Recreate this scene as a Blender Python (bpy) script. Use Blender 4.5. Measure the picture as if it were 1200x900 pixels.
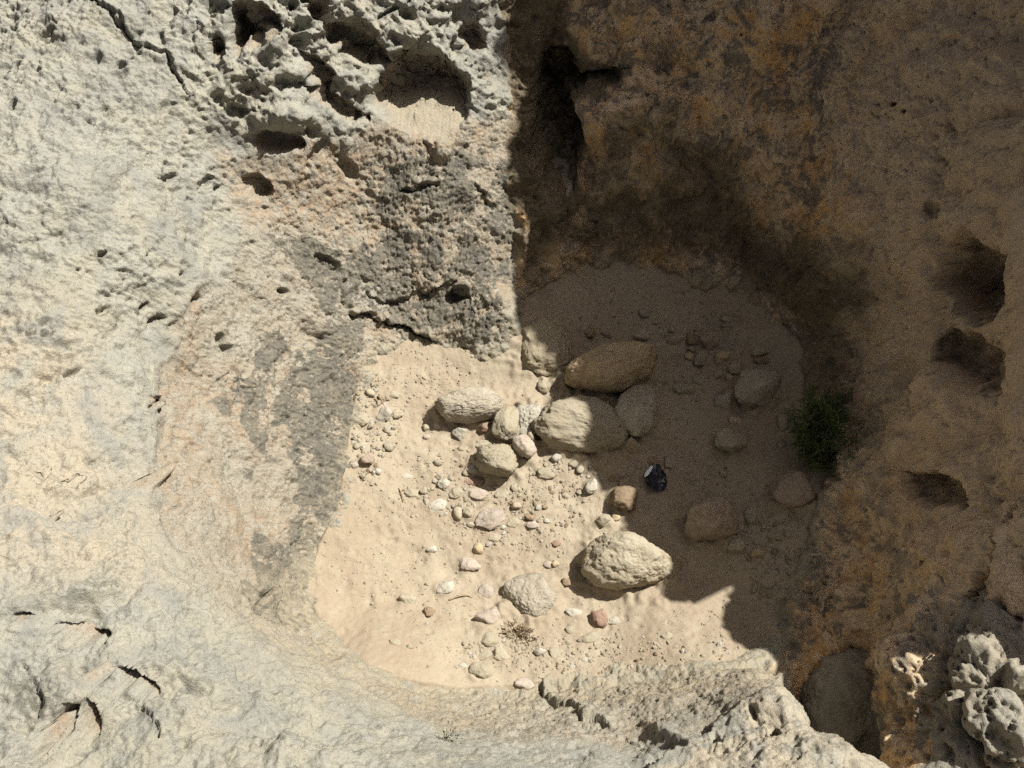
import bpy, bmesh, math, random
import numpy as np
from concurrent.futures import ThreadPoolExecutor
from mathutils import Vector

# ------------------------------------------------------------------ scene, camera, light
scene = bpy.context.scene
for o in list(bpy.data.objects):
    bpy.data.objects.remove(o)
COL = scene.collection

CAM = np.array([0.0, 0.0, 7.0])
PITCH = math.radians(60.0)
FPX = 1230.0                                   # focal length in pixels of a 1200 px wide frame
cam_d = bpy.data.cameras.new('camera')
cam_d.sensor_width = 36.0
cam_d.lens = 36.0 * FPX / 1200.0
cam_d.clip_start = 0.05
cam_d.clip_end = 2000.0
cam = bpy.data.objects.new('camera', cam_d)
cam.location = CAM
cam.rotation_euler = (math.pi / 2 - PITCH, 0, 0)
COL.objects.link(cam)
scene.camera = cam

SUN_EL = math.radians(54.0)
az = np.array([0.90, 0.44]); az /= np.linalg.norm(az)
SUN = np.array([az[0] * math.cos(SUN_EL), az[1] * math.cos(SUN_EL), math.sin(SUN_EL)])
world = bpy.data.worlds.new('World')
scene.world = world
world.use_nodes = True
wn = world.node_tree
sky = wn.nodes.new('ShaderNodeTexSky')
sky.sky_type = 'NISHITA'
sky.sun_disc = False
sky.sun_elevation = SUN_EL
sky.sun_rotation = math.atan2(SUN[0], SUN[1])
sky.air_density = 0.15
sky.dust_density = 3.5
sky.ozone_density = 0.0
wn.nodes['Background'].inputs[1].default_value = 0.065
wn.links.new(sky.outputs[0], wn.nodes['Background'].inputs[0])
sun_d = bpy.data.lights.new('sun', 'SUN')
sun_d.energy = 5.0
sun_d.angle = math.radians(0.4)
sun_d.color = (1.0, 0.965, 0.91)
sun_o = bpy.data.objects.new('sun', sun_d)
sun_o.rotation_euler = Vector(SUN).to_track_quat('Z', 'Y').to_euler()
sun_o.location = (10, 6, 14)
COL.objects.link(sun_o)
scene.view_settings.view_transform = 'Standard'
scene.view_settings.look = 'None'
scene.view_settings.exposure = 0.86
scene.view_settings.gamma = 1.0
scene.cycles.use_denoising = False
scene.cycles.max_bounces = 8
scene.cycles.diffuse_bounces = 5

# ------------------------------------------------------------------ numpy noise
POOL = ThreadPoolExecutor(4)
def chunked(fn, p, *a):
    n = len(p)
    if n < 20000:
        return fn(p, *a)
    k = max(8, n // 60000)
    return np.concatenate(list(POOL.map(lambda q: fn(q, *a), np.array_split(p, k))))

_rs = np.random.RandomState(7)
PERM = _rs.permutation(256).astype(np.int32)
PERM = np.concatenate([PERM, PERM, PERM])
_g = _rs.normal(size=(256, 3)); GRAD = (_g / np.linalg.norm(_g, axis=1)[:, None]).astype(np.float32)
RND = _rs.rand(256, 3).astype(np.float32)

def _perlin(p):
    pi = np.floor(p); f = (p - pi).astype(np.float32); i = pi.astype(np.int32) & 255
    u = f * f * f * (f * (f * 6 - 15) + 10)
    out = 0
    for dx in (0, 1):
        a = PERM[(i[:, 0] + dx) & 255]
        wx = u[:, 0] if dx else 1 - u[:, 0]
        for dy in (0, 1):
            b = PERM[a + ((i[:, 1] + dy) & 255)]
            wy = wx * (u[:, 1] if dy else 1 - u[:, 1])
            for dz in (0, 1):
                g = GRAD[PERM[b + ((i[:, 2] + dz) & 255)]]
                d = g[:, 0] * (f[:, 0] - dx) + g[:, 1] * (f[:, 1] - dy) + g[:, 2] * (f[:, 2] - dz)
                out = out + d * (wy * (u[:, 2] if dz else 1 - u[:, 2]))
    return out * 1.5

def noise(p, freq, seed=0):
    return chunked(lambda q: _perlin(q * freq + seed * 17.37 + 0.31), p)

def fbm(p, freq, octaves, seed=0, gain=0.5, lac=2.1):
    def f(q):
        s = 0; a = 1.0; fr = freq
        for k in range(octaves):
            s = s + a * _perlin(q * fr + (seed + k) * 17.37 + 0.31); a *= gain; fr *= lac
        return s
    return chunked(f, p)

def ridged(p, freq, octaves, seed=0, gain=0.5, lac=2.1):
    """billow: 0 in creases, rising to rounded lumps"""
    def f(q):
        s = 0; a = 1.0; fr = freq
        for k in range(octaves):
            s = s + a * np.abs(_perlin(q * fr + (seed + k) * 17.37 + 0.31)); a *= gain; fr *= lac
        return s
    return chunked(f, p)

def worley(p, freq, seed=0):
    """columns: F1, F2, random value of the nearest cell"""
    def f(q):
        q = q * freq + seed * 11.7
        pi = np.floor(q); fr = (q - pi).astype(np.float32); i = pi.astype(np.int32)
        f1 = np.full(len(q), 9, np.float32); f2 = f1.copy(); r = np.zeros(len(q), np.float32)
        for dx in (-1, 0, 1):
            a = PERM[(i[:, 0] + dx) & 255]
            for dy in (-1, 0, 1):
                b = PERM[a + ((i[:, 1] + dy) & 255)]
                for dz in (-1, 0, 1):
                    h = PERM[b + ((i[:, 2] + dz) & 255)]
                    o = RND[h]
                    d = (o[:, 0] + dx - fr[:, 0]) ** 2 + (o[:, 1] + dy - fr[:, 1]) ** 2 + (o[:, 2] + dz - fr[:, 2]) ** 2
                    m = d < f1
                    f2 = np.where(m, f1, np.minimum(f2, d)); f1 = np.where(m, d, f1)
                    r = np.where(m, RND[(h + 91) & 255, 0], r)
        return np.stack([np.sqrt(f1), np.sqrt(f2), r], 1)
    return chunked(f, p)

def sstep(a, b, x):
    t = np.clip((x - a) / (b - a), 0, 1)
    return t * t * (3 - 2 * t)

def smax(a, b, k):
    h = np.clip(0.5 + 0.5 * (a - b) / k, 0, 1)
    return b + (a - b) * h + k * h * (1 - h)

# ------------------------------------------------------------------ the photograph's rays
def ray(px, py):
    u = (np.asarray(px, float) - 600) / FPX; v = -(np.asarray(py, float) - 450) / FPX
    c, s = math.cos(PITCH), math.sin(PITCH)
    return np.stack([u, c + v * s, -s + v * c], -1)

def at_z(px, py, z):
    d = ray(px, py); t = (np.asarray(z, float) - CAM[2]) / d[..., 2]
    return CAM + d * t[..., None]

# ------------------------------------------------------------------ ground shape: control points (pixel, pixel, height)
CTRL = """
0 0 2.1;0 150 2.05;0 300 2.0;0 450 1.95;0 600 2.0;0 750 2.1;0 900 2.1;100 100 2.0;100 300 1.85;100 450 1.75;100 600 1.8
100 750 1.95;100 880 2.0;170 450 1.5;180 550 1.48;200 650 1.6;240 680 1.5;180 250 1.75;200 350 1.45;240 300 1.25
230 450 1.05;240 550 1.0;270 630 1.0;300 720 1.15;300 300 1.0;300 400 .8;310 500 .6;320 600 .5;340 690 .35;360 450 .38
360 550 .25;380 640 .12;250 150 1.62;300 200 1.3;350 260 .92;400 330 .52;250 30 2.0;350 50 1.85;350 140 1.52;400 200 1.05
430 150 1.25;450 50 1.65;450 0 1.85;550 0 1.7;570 50 1.42;560 130 1.1;500 250 .78;560 250 .70;450 300 .54;560 340 .32;500 380 .14
590 350 .35;440 400 .12;425 460 .1;415 520 .1;400 600 .1;370 690 .1;390 740 .15;430 785 .3;540 800 .22;640 795 .2;580 400 .1
600 400 .08;605 350 .1;650 325 .1;720 300 .1;800 310 .1;870 340 .1;930 400 .12;960 470 .14;980 540 .2;960 620 .2;940 680 .2
650 285 .35;650 250 .55;700 250 .4;640 200 .75;650 130 .82;700 120 1.05;650 60 1.2;650 0 1.55;720 60 1.3;750 200 .75;780 150 1.1
800 250 .42;800 80 1.35;800 0 1.7;900 300 .3;900 200 .9;900 100 1.4;900 0 1.9;1000 400 .45;1000 300 .85;1000 200 1.2
1000 100 1.55;1000 0 1.95;1100 400 1.0;1100 300 1.25;1100 200 1.5;1100 100 1.75;1100 0 2.1;1200 0 2.3;1200 150 2.05
1200 300 1.85;1180 400 1.6;1200 500 1.65;1050 500 .75;1000 500 .35;1000 600 .4;1060 600 .75;1100 600 1.05;1150 550 1.4
1200 600 1.6;1000 700 .4;1040 700 .7;1080 700 1.0;1130 680 1.3;1200 700 1.52;970 760 .3;1020 780 .35;1080 820 1.1
1070 770 .98;1120 800 1.2;1130 740 1.3;1165 740 1.38;1165 860 1.3;1200 800 1.42;1200 900 1.5;1120 890 1.2
400 900 1.95;300 850 1.8;200 800 1.9;330 780 1.5;420 820 1.3;420 775 .6;480 850 1.25;480 805 .5;560 900 1.7;560 860 1.1
560 815 .35;650 890 1.5;650 850 .9;650 810 .3;740 890 1.5;740 850 1.0;740 800 .35;800 880 1.6;820 840 1.3;830 800 .7
860 775 .35;880 840 1.5;900 820 1.4;920 860 1.6;960 885 1.65;1000 900 1.72;850 900 1.7;950 820 .3;1000 850 .3;1040 880 .4;930 785 .3
500 500 -.1;500 700 -.1;600 600 -.1;700 700 -.1;800 600 -.1;800 400 -.1;650 450 -.1;880 500 -.1;850 700 -.05;900 620 0
"""
cp = np.array([[float(x) for x in s.split()] for line in CTRL.strip().split('\n') for s in line.strip().split(';')])
cw = at_z(cp[:, 0], cp[:, 1], cp[:, 2])
ctr = np.array([0.0, 3.2])
# a ring of far points keeps the sheet calm beyond the frame
ringp = [(3.1, 1.3, 1.55), (3.1, .8, 1.6), (3.4, 2.0, 1.95), (3.6, 1.2, 1.8), (3.0, .3, 1.8), (3.6, .4, 1.9)]
for k in range(24):
    a = 2 * math.pi * k / 24
    for rr, zz in ((9.0, 2.4), (14.0, 2.3)):
        ringp.append((ctr[0] + rr * math.cos(a), ctr[1] + rr * math.sin(a), zz))
cw = np.vstack([cw, ringp])
def _tps_k(d2):
    return 0.5 * d2 * np.log(d2 + 1e-9)
_n = len(cw)
_d2 = ((cw[:, None, :2] - cw[None, :, :2]) ** 2).sum(-1)
_A = np.zeros((_n + 3, _n + 3)); _A[:_n, :_n] = _tps_k(_d2) + 0.012 * np.eye(_n)
_A[:_n, _n] = 1; _A[:_n, _n + 1:] = cw[:, :2]; _A[_n:, :_n] = _A[:_n, _n:].T
_w = np.linalg.solve(_A, np.concatenate([cw[:, 2], np.zeros(3)]))
def tps(xy):
    c32 = cw[:, :2].astype(np.float32); w32 = _w.astype(np.float32)
    def f(q):
        q = q.astype(np.float32)
        d2 = (q[:, None, 0] - c32[None, :, 0]) ** 2 + (q[:, None, 1] - c32[None, :, 1]) ** 2
        return _tps_k(d2) @ w32[:_n] + w32[_n] + q @ w32[_n + 1:]
    n = len(xy); k = max(1, n // 6000)
    return np.concatenate(list(POOL.map(f, np.array_split(xy, k)))).astype(np.float64)

def base_h(xy):
    h = tps(xy)
    r = np.hypot(xy[:, 0] - ctr[0], xy[:, 1] - ctr[1])
    w = sstep(6.0, 10.0, r)
    return h * (1 - w) + 2.35 * w

def hit(px, py):
    """where the ray through a pixel of the photograph meets the smooth ground"""
    px = np.atleast_1d(np.asarray(px, float)); py = np.atleast_1d(np.asarray(py, float))
    zs = np.linspace(3.0, -0.3, 133)
    P = at_z(px[:, None], py[:, None], zs[None, :])
    h = base_h(P.reshape(-1, 3)[:, :2]).reshape(P.shape[:2])
    f = P[..., 2] - h
    k = np.argmax(f < 0, axis=1); k = np.where((f < 0).any(1), k, len(zs) - 1); k = np.maximum(k, 1)
    idx = np.arange(len(px)); f0 = f[idx, k - 1]; f1 = f[idx, k]
    t = np.clip(f0 / (f0 - f1 + 1e-9), 0, 1)
    return P[idx, k - 1] * (1 - t[:, None]) + P[idx, k] * t[:, None]

def pix(s):
    a = np.array([[float(v) for v in q.split(',')] for q in s.split()])
    return a
def wpoly(s):
    a = pix(s); return hit(a[:, 0], a[:, 1])[:, :2]

# ------------------------------------------------------------------ polygons and features on the ground
def seg_d(q, a, b):
    ab = b - a; t = np.clip(((q - a) @ ab) / (ab @ ab + 1e-12), 0, 1)
    e = q - a - t[:, None] * ab
    return np.sqrt((e * e).sum(1))

def sdf(q, poly):
    """signed distance to a polygon, positive inside"""
    n = len(poly); d = np.full(len(q), 1e9); ins = np.zeros(len(q), bool)
    for k in range(n):
        a = poly[k]; b = poly[(k + 1) % n]
        d = np.minimum(d, seg_d(q, a, b))
        c = ((a[1] > q[:, 1]) != (b[1] > q[:, 1]))
        xi = a[0] + (q[:, 1] - a[1]) * (b[0] - a[0]) / (b[1] - a[1] + 1e-12)
        ins ^= c & (q[:, 0] < xi)
    return np.where(ins, d, -d)

SAND_PX = ("440,412 480,400 520,412 560,416 588,406 600,382 608,350 650,324 720,300 800,310 870,340 930,400 960,470 978,540 "
           "962,620 942,680 925,740 880,775 850,772 800,782 720,785 640,792 540,800 430,782 388,740 364,690 380,640 400,600 412,520 424,455")
SANDP = wpoly(SAND_PX)

# ---- sand sheet
sp = pix("440,412 480,400 520,412 560,416 588,406 600,382 608,350 650,324 720,300 800,310 870,340 930,400 960,470 978,540 962,620 942,680 925,740 880,775 850,772 800,782 720,785 640,792 540,800 430,782 388,740 364,690 380,640 400,600 412,520 424,455")
_b = hit(sp[:, 0], sp[:, 1])
_in = at_z(*pix("500,500 500,600 500,700 600,500 600,600 600,700 700,420 700,600 700,700 800,450 800,550 800,650 900,520 860,700 720,520 620,440 760,370 850,420").T, 0.0)
_c = np.vstack([_b, _in]); _m = len(_c)
_B = np.zeros((_m + 3, _m + 3)); _B[:_m, :_m] = _tps_k(((_c[:, None, :2] - _c[None, :, :2]) ** 2).sum(-1)) + 0.05 * np.eye(_m)
_B[:_m, _m] = 1; _B[:_m, _m + 1:] = _c[:, :2]; _B[_m:, :_m] = _B[:_m, _m:].T
_sw = np.linalg.solve(_B, np.concatenate([_c[:, 2], np.zeros(3)]))
def sand_base(xy):
    d2 = ((xy[:, None, :] - _c[None, :, :2]) ** 2).sum(-1)
    return np.clip(_tps_k(d2) @ _sw[:_m] + _sw[_m] + xy @ _sw[_m + 1:], -0.1, 0.42)

def sand_h(xy):
    z = np.concatenate(list(POOL.map(sand_base, np.array_split(xy, max(1, len(xy) // 8000)))))
    p = np.c_[xy, np.zeros(len(xy))]
    z = z + 0.03 * fbm(p, 1.7, 3, 40) + 0.012 * fbm(p, 6.0, 3, 44)
    # scuffed dents and prints
    w = worley(p * np.array([1, 1.25, 1]), 3.2, 47)
    z = z - 0.022 * (w[:, 2] > .45) * sstep(.42, .1, w[:, 0] + .08 * noise(p, 9, 48))
    w = worley(p, 11, 49)
    z = z - 0.011 * (w[:, 2] > .55) * sstep(.4, .1, w[:, 0])
    z = z + 0.0048 * fbm(p, 24, 3, 50, .6)
    # the wall's crumbs pile up a little along the foot of the rock
    return z

def hit_sand(px, py):
    px = np.atleast_1d(np.asarray(px, float)); py = np.atleast_1d(np.asarray(py, float))
    P = at_z(px, py, np.zeros(len(px)))
    for _ in range(6):
        P = at_z(px, py, sand_h(P[:, :2]))
    return P

# ---- the high rim to the right, out of the frame, whose shade fills half the hollow
PERP = np.array([-az[1], az[0]])
RIM_PX = "584,-8 592,12 612,34 634,46 640,56 628,74 612,100 600,140 592,175 594,220 600,300 602,378 614,412 638,445 666,464 700,498 716,535 727,566 757,618 790,660 790,702 858,678 862,740 888,762 907,782 908,806"
RIM_Z = {14: .20, 15: .27, 16: .18, 18: .12, 19: .08}
rp = pix(RIM_PX); RP = hit(rp[:, 0], rp[:, 1])
_ss = hit_sand(rp[:, 0], rp[:, 1])
for k in range(12, 23):
    RP[k] = _ss[k] if k not in RIM_Z else at_z(*rp[k], _ss[k][2] + RIM_Z[k])
rb = RP[:, :2] @ PERP; ra = RP[:, :2] @ az; rz = RP[:, 2]
TAN = math.tan(SUN_EL)
# height of the shade line at a = 0 for each b, then extra points beyond both ends
rs0 = rz - ra * TAN
ex_b = [9.0, 7.6, 6.6, 5.6]; ex_s = [-8.5, -5.0, -2.8, rs0[0] - .1]
en_b = [.5, .38, .25, .08, -.1, -.6, -2.0]; en_s = [-2.42, -2.48, -2.54, -2.56, -2.56, -2.65, -5.0]
RB = np.concatenate([ex_b, rb, en_b]); RS = np.concatenate([ex_s, rs0, en_s])
for k in range(1, len(RB)):                     # keep b falling
    RB[k] = min(RB[k], RB[k - 1] - 0.006)
RB_, RS_ = RB[::-1].copy(), RS[::-1].copy()
def crest_a(b):
    return np.interp(b, [-4, .3, 1.6, 3.2, 4.6, 5.6, 9], [3.6, 4.7, 5.7, 7.2, 7.2, 6.6, 5.0])
def rim_h(xy):
    a = xy @ az; b = xy @ PERP
    ac = crest_a(b); zc = np.interp(b, RB_, RS_) + ac * TAN
    return np.where(a < ac, zc - (ac - a) * 2.8, zc - (a - ac) * 0.22)

_pk = np.array([[902, 806, 1.0], [912, 824, 1.25], [938, 846, 1.42], [962, 868, 1.52], [986, 881, 1.6], [1020, 893, 1.62], [1052, 897, 1.45], [1066, 880, 1.05], [1076, 850, .95], [1070, 806, .9], [1062, 772, .75], [1030, 775, .4], [970, 775, .3], [930, 780, .3]])
POCKET = at_z(_pk[:, 0], _pk[:, 1], _pk[:, 2])[:, :2]
_rm = np.array([[1098, 640, 1.1], [1082, 700, 1.08], [1064, 762, 1.05], [1070, 800, 1.1], [1078, 850, 1.15], [1064, 897, 1.2], [1060, 960, 1.25], [1300, 960, 1.8], [1300, 620, 1.7], [1180, 600, 1.5]])
RMASS = at_z(_rm[:, 0], _rm[:, 1], _rm[:, 2])[:, :2]
def ground(xy):
    h = base_h(xy)
    m = (xy[:, 0] > .9) & (xy[:, 0] < 4.2) & (xy[:, 1] > .3) & (xy[:, 1] < 2.6)
    d = sdf(xy[m], POCKET); hm = h[m]
    hm = hm + .16 * np.exp(-(d / .22) ** 2) * (xy[m] @ az < 2.3) * (hm > .5)
    dr = sdf(xy[m], RMASS)
    hm = hm + .16 * sstep(-.05, .22, dr) * np.exp(-np.maximum(dr, 0) / .6)
    h[m] = hm - np.maximum(hm - .2, 0) * sstep(-.01, np.where(xy[m][:, 0] > 2.1, .20, .20), d)
    return np.maximum(smax(h, rim_h(xy), 0.12) - 0.0, rim_h(xy))

# ------------------------------------------------------------------ rock sheet
def axis(lo, hi, step, far, grow):
    c = list(np.arange(lo, hi, step)); s = step; x = c[-1]; up = []
    while x < far:
        s = min(s * grow, 3.0); x += s; up.append(x)
    s = step; x = c[0]; dn = []
    while x > -far:
        s = min(s * grow, 3.0); x -= s; dn.append(x)
    return np.array(dn[::-1] + c + up)
STEP = 0.0078
xs = axis(-3.62, 3.75, STEP, 45, 1.09)
ys = axis(0.62, 6.45, STEP, 45, 1.09)
NX, NY = len(xs), len(ys)
GX, GY = np.meshgrid(xs, ys)
XY = np.stack([GX.ravel(), GY.ravel()], 1)
H0 = ground(XY)
near = (np.abs(XY[:, 0]) < 5.5) & (XY[:, 1] > -1) & (XY[:, 1] < 8.5)

sand_in = sdf(XY, SANDP) if False else None
inbox = (XY[:, 0] > -2.2) & (XY[:, 0] < 3.2) & (XY[:, 1] > 1.0) & (XY[:, 1] < 5.8)
s_in = np.full(len(XY), -1.0); s_in[inbox] = sdf(XY[inbox], SANDP)
s_in = s_in + 0.05 * fbm(np.c_[XY, np.zeros(len(XY))], 3.0, 3, 60)
H0 = H0 - 0.32 * sstep(0.0, 0.28, s_in)
Hg = H0.reshape(NY, NX)
gy, gx = np.gradient(Hg, ys, xs)
nz = 1 / np.sqrt(1 + gx * gx + gy * gy)
N0 = np.stack([(-gx * nz).ravel(), (-gy * nz).ravel(), nz.ravel()], 1)
P0 = np.c_[XY, H0]
W3 = (P0 + 0.10 * np.stack([fbm(P0, 1.6, 2, 70), fbm(P0, 1.6, 2, 73), fbm(P0, 1.6, 2, 76)], 1))   # warped space for the noises

def zone(px, soft, seed, amp=0.06, freq=3.0, far=None):
    poly = wpoly(px)
    if far is not None: poly = np.vstack([far, poly])
    lo = poly.min(0) - .6; hi = poly.max(0) + .6
    m = np.all((XY > lo) & (XY < hi), axis=1)
    o = np.zeros(len(XY))
    d = sdf(XY[m], poly) + amp * fbm(P0[m], freq, 4, seed)
    o[m] = sstep(-soft, soft, d)
    return o

z_top = zone("225,-80 610,-80 598,40 562,75 548,125 440,110 425,150 372,180 330,182 300,150 262,140 240,110 200,40", .09, 1)
z_in = zone("300,160 345,185 420,150 560,140 600,140 602,400 440,410 400,600 365,700 400,780 560,800 800,790 900,775 912,808 860,830 780,855 760,880 640,868 520,856 420,800 280,722 190,622 165,560 180,480 200,400 240,330 285,230", .07, 2)
z_right = zone("1120,760 1060,790 960,900 905,800 925,740 960,620 978,540 930,400 870,340 720,300 605,345 596,120 600,-20", .05, 3, far=np.array([[-.1, 8.5], [6, 9], [6, 1.5], [2.9, 1.75]]))
z_rk = zone("1090,700 1150,700 1190,690 1300,640 1300,960 1040,960 1090,860 1075,790", .06, 4)
z_ledge = zone("700,960 760,885 800,850 840,835 905,815 940,842 1010,892 1080,920 1080,960", .04, 5, .02)
z_bl = zone("-80,690 60,700 110,730 160,790 190,830 170,960 -80,960", .12, 6)
z_buff = zone("-60,330 90,400 150,560 175,690 120,700 30,690 -60,700", .25, 7, .2, 1.5)
st_l = zone("520,120 555,150 598,150 603,396 560,414 490,398 440,408 420,460 410,530 398,600 372,690 378,725 330,724 300,690 325,620 342,560 318,500 272,470 262,410 320,380 345,345 345,290 430,265 450,215 490,180", .12, 8, .24, 2.2)
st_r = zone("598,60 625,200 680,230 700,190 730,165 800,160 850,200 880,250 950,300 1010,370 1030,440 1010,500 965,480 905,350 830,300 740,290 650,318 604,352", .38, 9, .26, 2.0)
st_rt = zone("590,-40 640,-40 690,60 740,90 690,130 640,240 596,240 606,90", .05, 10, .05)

D = 0.085 * fbm(W3, 1.25, 3, 11) + 0.026 * fbm(W3, 4.2, 4, 14)
fade = sstep(7.0, 5.0, np.hypot(XY[:, 0] - ctr[0], XY[:, 1] - ctr[1]))
rimz = sstep(-1.6, -1.0, XY @ az - crest_a(XY @ PERP))
D *= (1 - .6 * rimz)
inner = np.clip(z_in + z_right, 0, 1)
grey = np.clip(1 - inner, 0, 1)

# grey outer slopes: smooth hollows, drill-like pits and pocks, short scars
w = worley(W3 * np.array([1, 1, .8]), 2.3, 20)
D -= grey * 0.05 * (w[:, 2] > .35) * sstep(.5, .0, w[:, 0])
rotp = np.c_[P0[:, 0] * .8 + P0[:, 1] * .6, (-P0[:, 0] * .6 + P0[:, 1] * .8) * 1.0, P0[:, 2] * 1.0]
w = worley((rotp + .02 * np.c_[fbm(P0, 9, 2, 21), fbm(P0, 9, 2, 22), 0 * D]) * np.array([.6, 1.2, 1.0]), 7.0, 23)
patch = sstep(.0, .35, fbm(P0, 1.1, 2, 24))
D -= grey * 0.040 * (w[:, 2] > .60 - .2 * patch) * sstep(.36, .12, w[:, 0]) * (.35 + .65 * patch)
w = worley(W3, 17.0, 25)
D -= grey * 0.012 * (w[:, 2] > .55) * sstep(.40, .1, w[:, 0])
Wf = W3 + .03 * np.stack([fbm(P0, 7, 3, 121), fbm(P0, 7, 3, 124), fbm(P0, 7, 3, 127)], 1)
pz = .35 + .65 * sstep(-.25, .3, fbm(P0, 1.4, 2, 136))
for fr, dp, th, sd in ((8.0, .034, .62, 128), (13.0, .026, .55, 135), (23.0, .018, .50, 129), (37.0, .010, .5, 138)):
    Wq = P0 + (.22 / fr) * np.stack([fbm(P0, fr * 1.1, 2, sd), fbm(P0, fr * 1.1, 2, sd + 20), fbm(P0, fr * 1.1, 2, sd + 40)], 1)
    w = worley(Wq * np.array([.85, 1.15, .8]), fr, sd)
    D -= (grey * pz + (.45 if fr > 20 else .15) * inner) * dp * (w[:, 2] > th) * sstep(.46, .26, w[:, 0])
D += 0.007 * fbm(P0, 9.0, 4, 131, .7) * (.5 + .5 * grey)
t = ridged(W3, 3.2, 4, 26)
D += grey * (0.055 * (t - .35) + .09 * (ridged(W3, 1.05, 3, 27) - .3))
D += (0.3 + 0.7 * inner) * 0.006 * fbm(P0, 13.0, 3, 28)
D += 0.0065 * fbm(P0, 26.0, 3, 31, .7)

D -= 0.05 * sstep(.3, .8, z_in) * sstep(4.4, 3.9, XY[:, 1])
# inside of the hollow: crust that flakes off in plates, crumbly rock beneath
t1 = fbm(W3, 4.2, 5, 33, .6)
plate = sstep(-.03, .02, t1 + .10)
D += z_in * 0.014 * plate
t3 = fbm(W3 * np.array([1, 1, 1.4]), 15, 4, 35, .65)
D += z_in * 0.010 * sstep(-.03, .03, t3)
t2 = fbm(W3 * np.array([1, 1, 1.6]), 7.5, 4, 38, .6)
D += z_in * 0.012 * sstep(-.02, .02, t2) + z_in * 0.035 * (ridged(W3, 2.6, 4, 41) - .35)
w = worley(W3, 21.0, 42)
D -= inner * 0.016 * (w[:, 2] > .66) * sstep(.42, .12, w[:, 0])
w = worley(W3, 9.0, 43)
D -= z_in * 0.03 * (w[:, 2] > .82) * sstep(.4, .15, w[:, 0])
D += z_right * (0.18 * (ridged(W3 * np.array([1, 1, .7]), 1.6, 4, 45, .55) - .35) + 0.010 * sstep(-.1, .1, t2) + .05 * fbm(W3 * np.array([1, 1, .6]), 3.6, 4, 46))

D = D * (1 - .35 * z_in * sstep(3.9, 4.5, XY[:, 1]))
# karst knobs at the top and at the lower right
kz = np.clip(z_top + z_rk, 0, 1)
kn = ridged(W3, 3.0, 4, 51, .55)
D += kz * 0.07 * (kn - .42)
w = worley(W3, 3.4, 57)
D += kz * 0.13 * (.45 - w[:, 0]) * sstep(.9, .5, w[:, 0])
w = worley(W3, 5.0, 52)
D -= kz * 0.10 * (w[:, 2] > .66) * sstep(.5, .2, w[:, 0] + .12 * noise(P0, 16, 53))
w = worley(W3, 14.0, 54)
D += kz * 0.022 * (.5 - w[:, 0]) - kz * 0.03 * (w[:, 2] > .75) * sstep(.42, .15, w[:, 0])
D += z_ledge * 0.022 * (ridged(W3 * np.array([1.5, .7, 1]), 3, 4, 56) - .3)
w = worley(W3, 6.5, 58)
D -= kz * .09 * (w[:, 2] > .72) * sstep(.36, .2, w[:, 0] + .1 * noise(P0, 18, 59))

steep = .58 + .42 * sstep(.38, .74, N0[:, 2])
steep = 1 - (1 - steep) * (1 - .75 * z_right)
foot_calm = 1 - .28 * sstep(2.25, 1.9, XY[:, 1]) * sstep(-.9, -.4, XY[:, 0]) * sstep(2.0, 1.7, XY[:, 0])
D *= steep * foot_calm
# grit: angular crumbs of several sizes
for fr, am, sd in ((19., .010, 111), (38., .006, 112), (62., .0050, 113)):
    w = worley(P0 + .012 * np.stack([noise(P0, 23, sd), noise(P0, 23, sd + 9), noise(P0, 23, sd + 18)], 1), fr, sd)
    D += am * (.65 + .5 * inner + .4 * kz) * (1 - .2 * z_right) * (w[:, 2] - .5) * sstep(.02, .22, w[:, 1] - w[:, 0]) * 1.3
cave = np.zeros(len(XY)); DZ = np.zeros(len(XY)); DV = np.zeros((len(XY), 3))

# ---- single holes, caves and cracks
def ell(px, py, rx, ry, rot, depth, soft=.5, rough=.5, p=2.0, seed=80, freq=7.0, up=False):
    global D, DZ
    c = hit(px, py)[0, :2]; r = math.radians(rot)
    u = hit(px + rx * math.cos(r), py + rx * math.sin(r))[0, :2] - c
    v = hit(px - ry * math.sin(r), py + ry * math.cos(r))[0, :2] - c
    M = np.linalg.inv(np.stack([u, v], 1))
    R = 1.8 * max(np.hypot(*u), np.hypot(*v))
    m = (np.abs(XY[:, 0] - c[0]) < R) & (np.abs(XY[:, 1] - c[1]) < R)
    q = (XY[m] - c) @ M.T
    rr = (np.abs(q) ** p).sum(1) ** (1 / p) + rough * fbm(P0[m], freq, 3, seed)
    if up: DZ[m] -= depth * sstep(1.0, 1.0 - soft, rr)
    else: D[m] -= depth * sstep(1.0, 1.0 - soft, rr)

def carve(px, depth, soft=.05, seed=90, rough=.03, freq=7.0, sill=None, rise=.9, vec=None):
    global D, cave, DV
    poly = wpoly(px); lo = poly.min(0) - .3; hi = poly.max(0) + .3
    m = np.all((XY > lo) & (XY < hi), axis=1)
    d = sdf(XY[m], poly) + rough * fbm(P0[m], freq, 3, seed)
    w = sstep(0, soft, d); dep = np.full(len(d), depth)
    if sill:
        L = wpoly(sill); e = np.full(len(d), 1e9)
        for k in range(len(L) - 1): e = np.minimum(e, seg_d(XY[m], L[k], L[k + 1]))
        dep = np.minimum(depth, .03 + rise * e)
    if vec is not None:
        D[m] *= (1 - .55 * w); DV[m] += (dep * w)[:, None] * np.array(vec)
    else: D[m] = D[m] * (1 - .7 * w) - dep * w
    if depth > .3: cave[m] = np.maximum(cave[m], sstep(-.01, .03, d))

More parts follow.
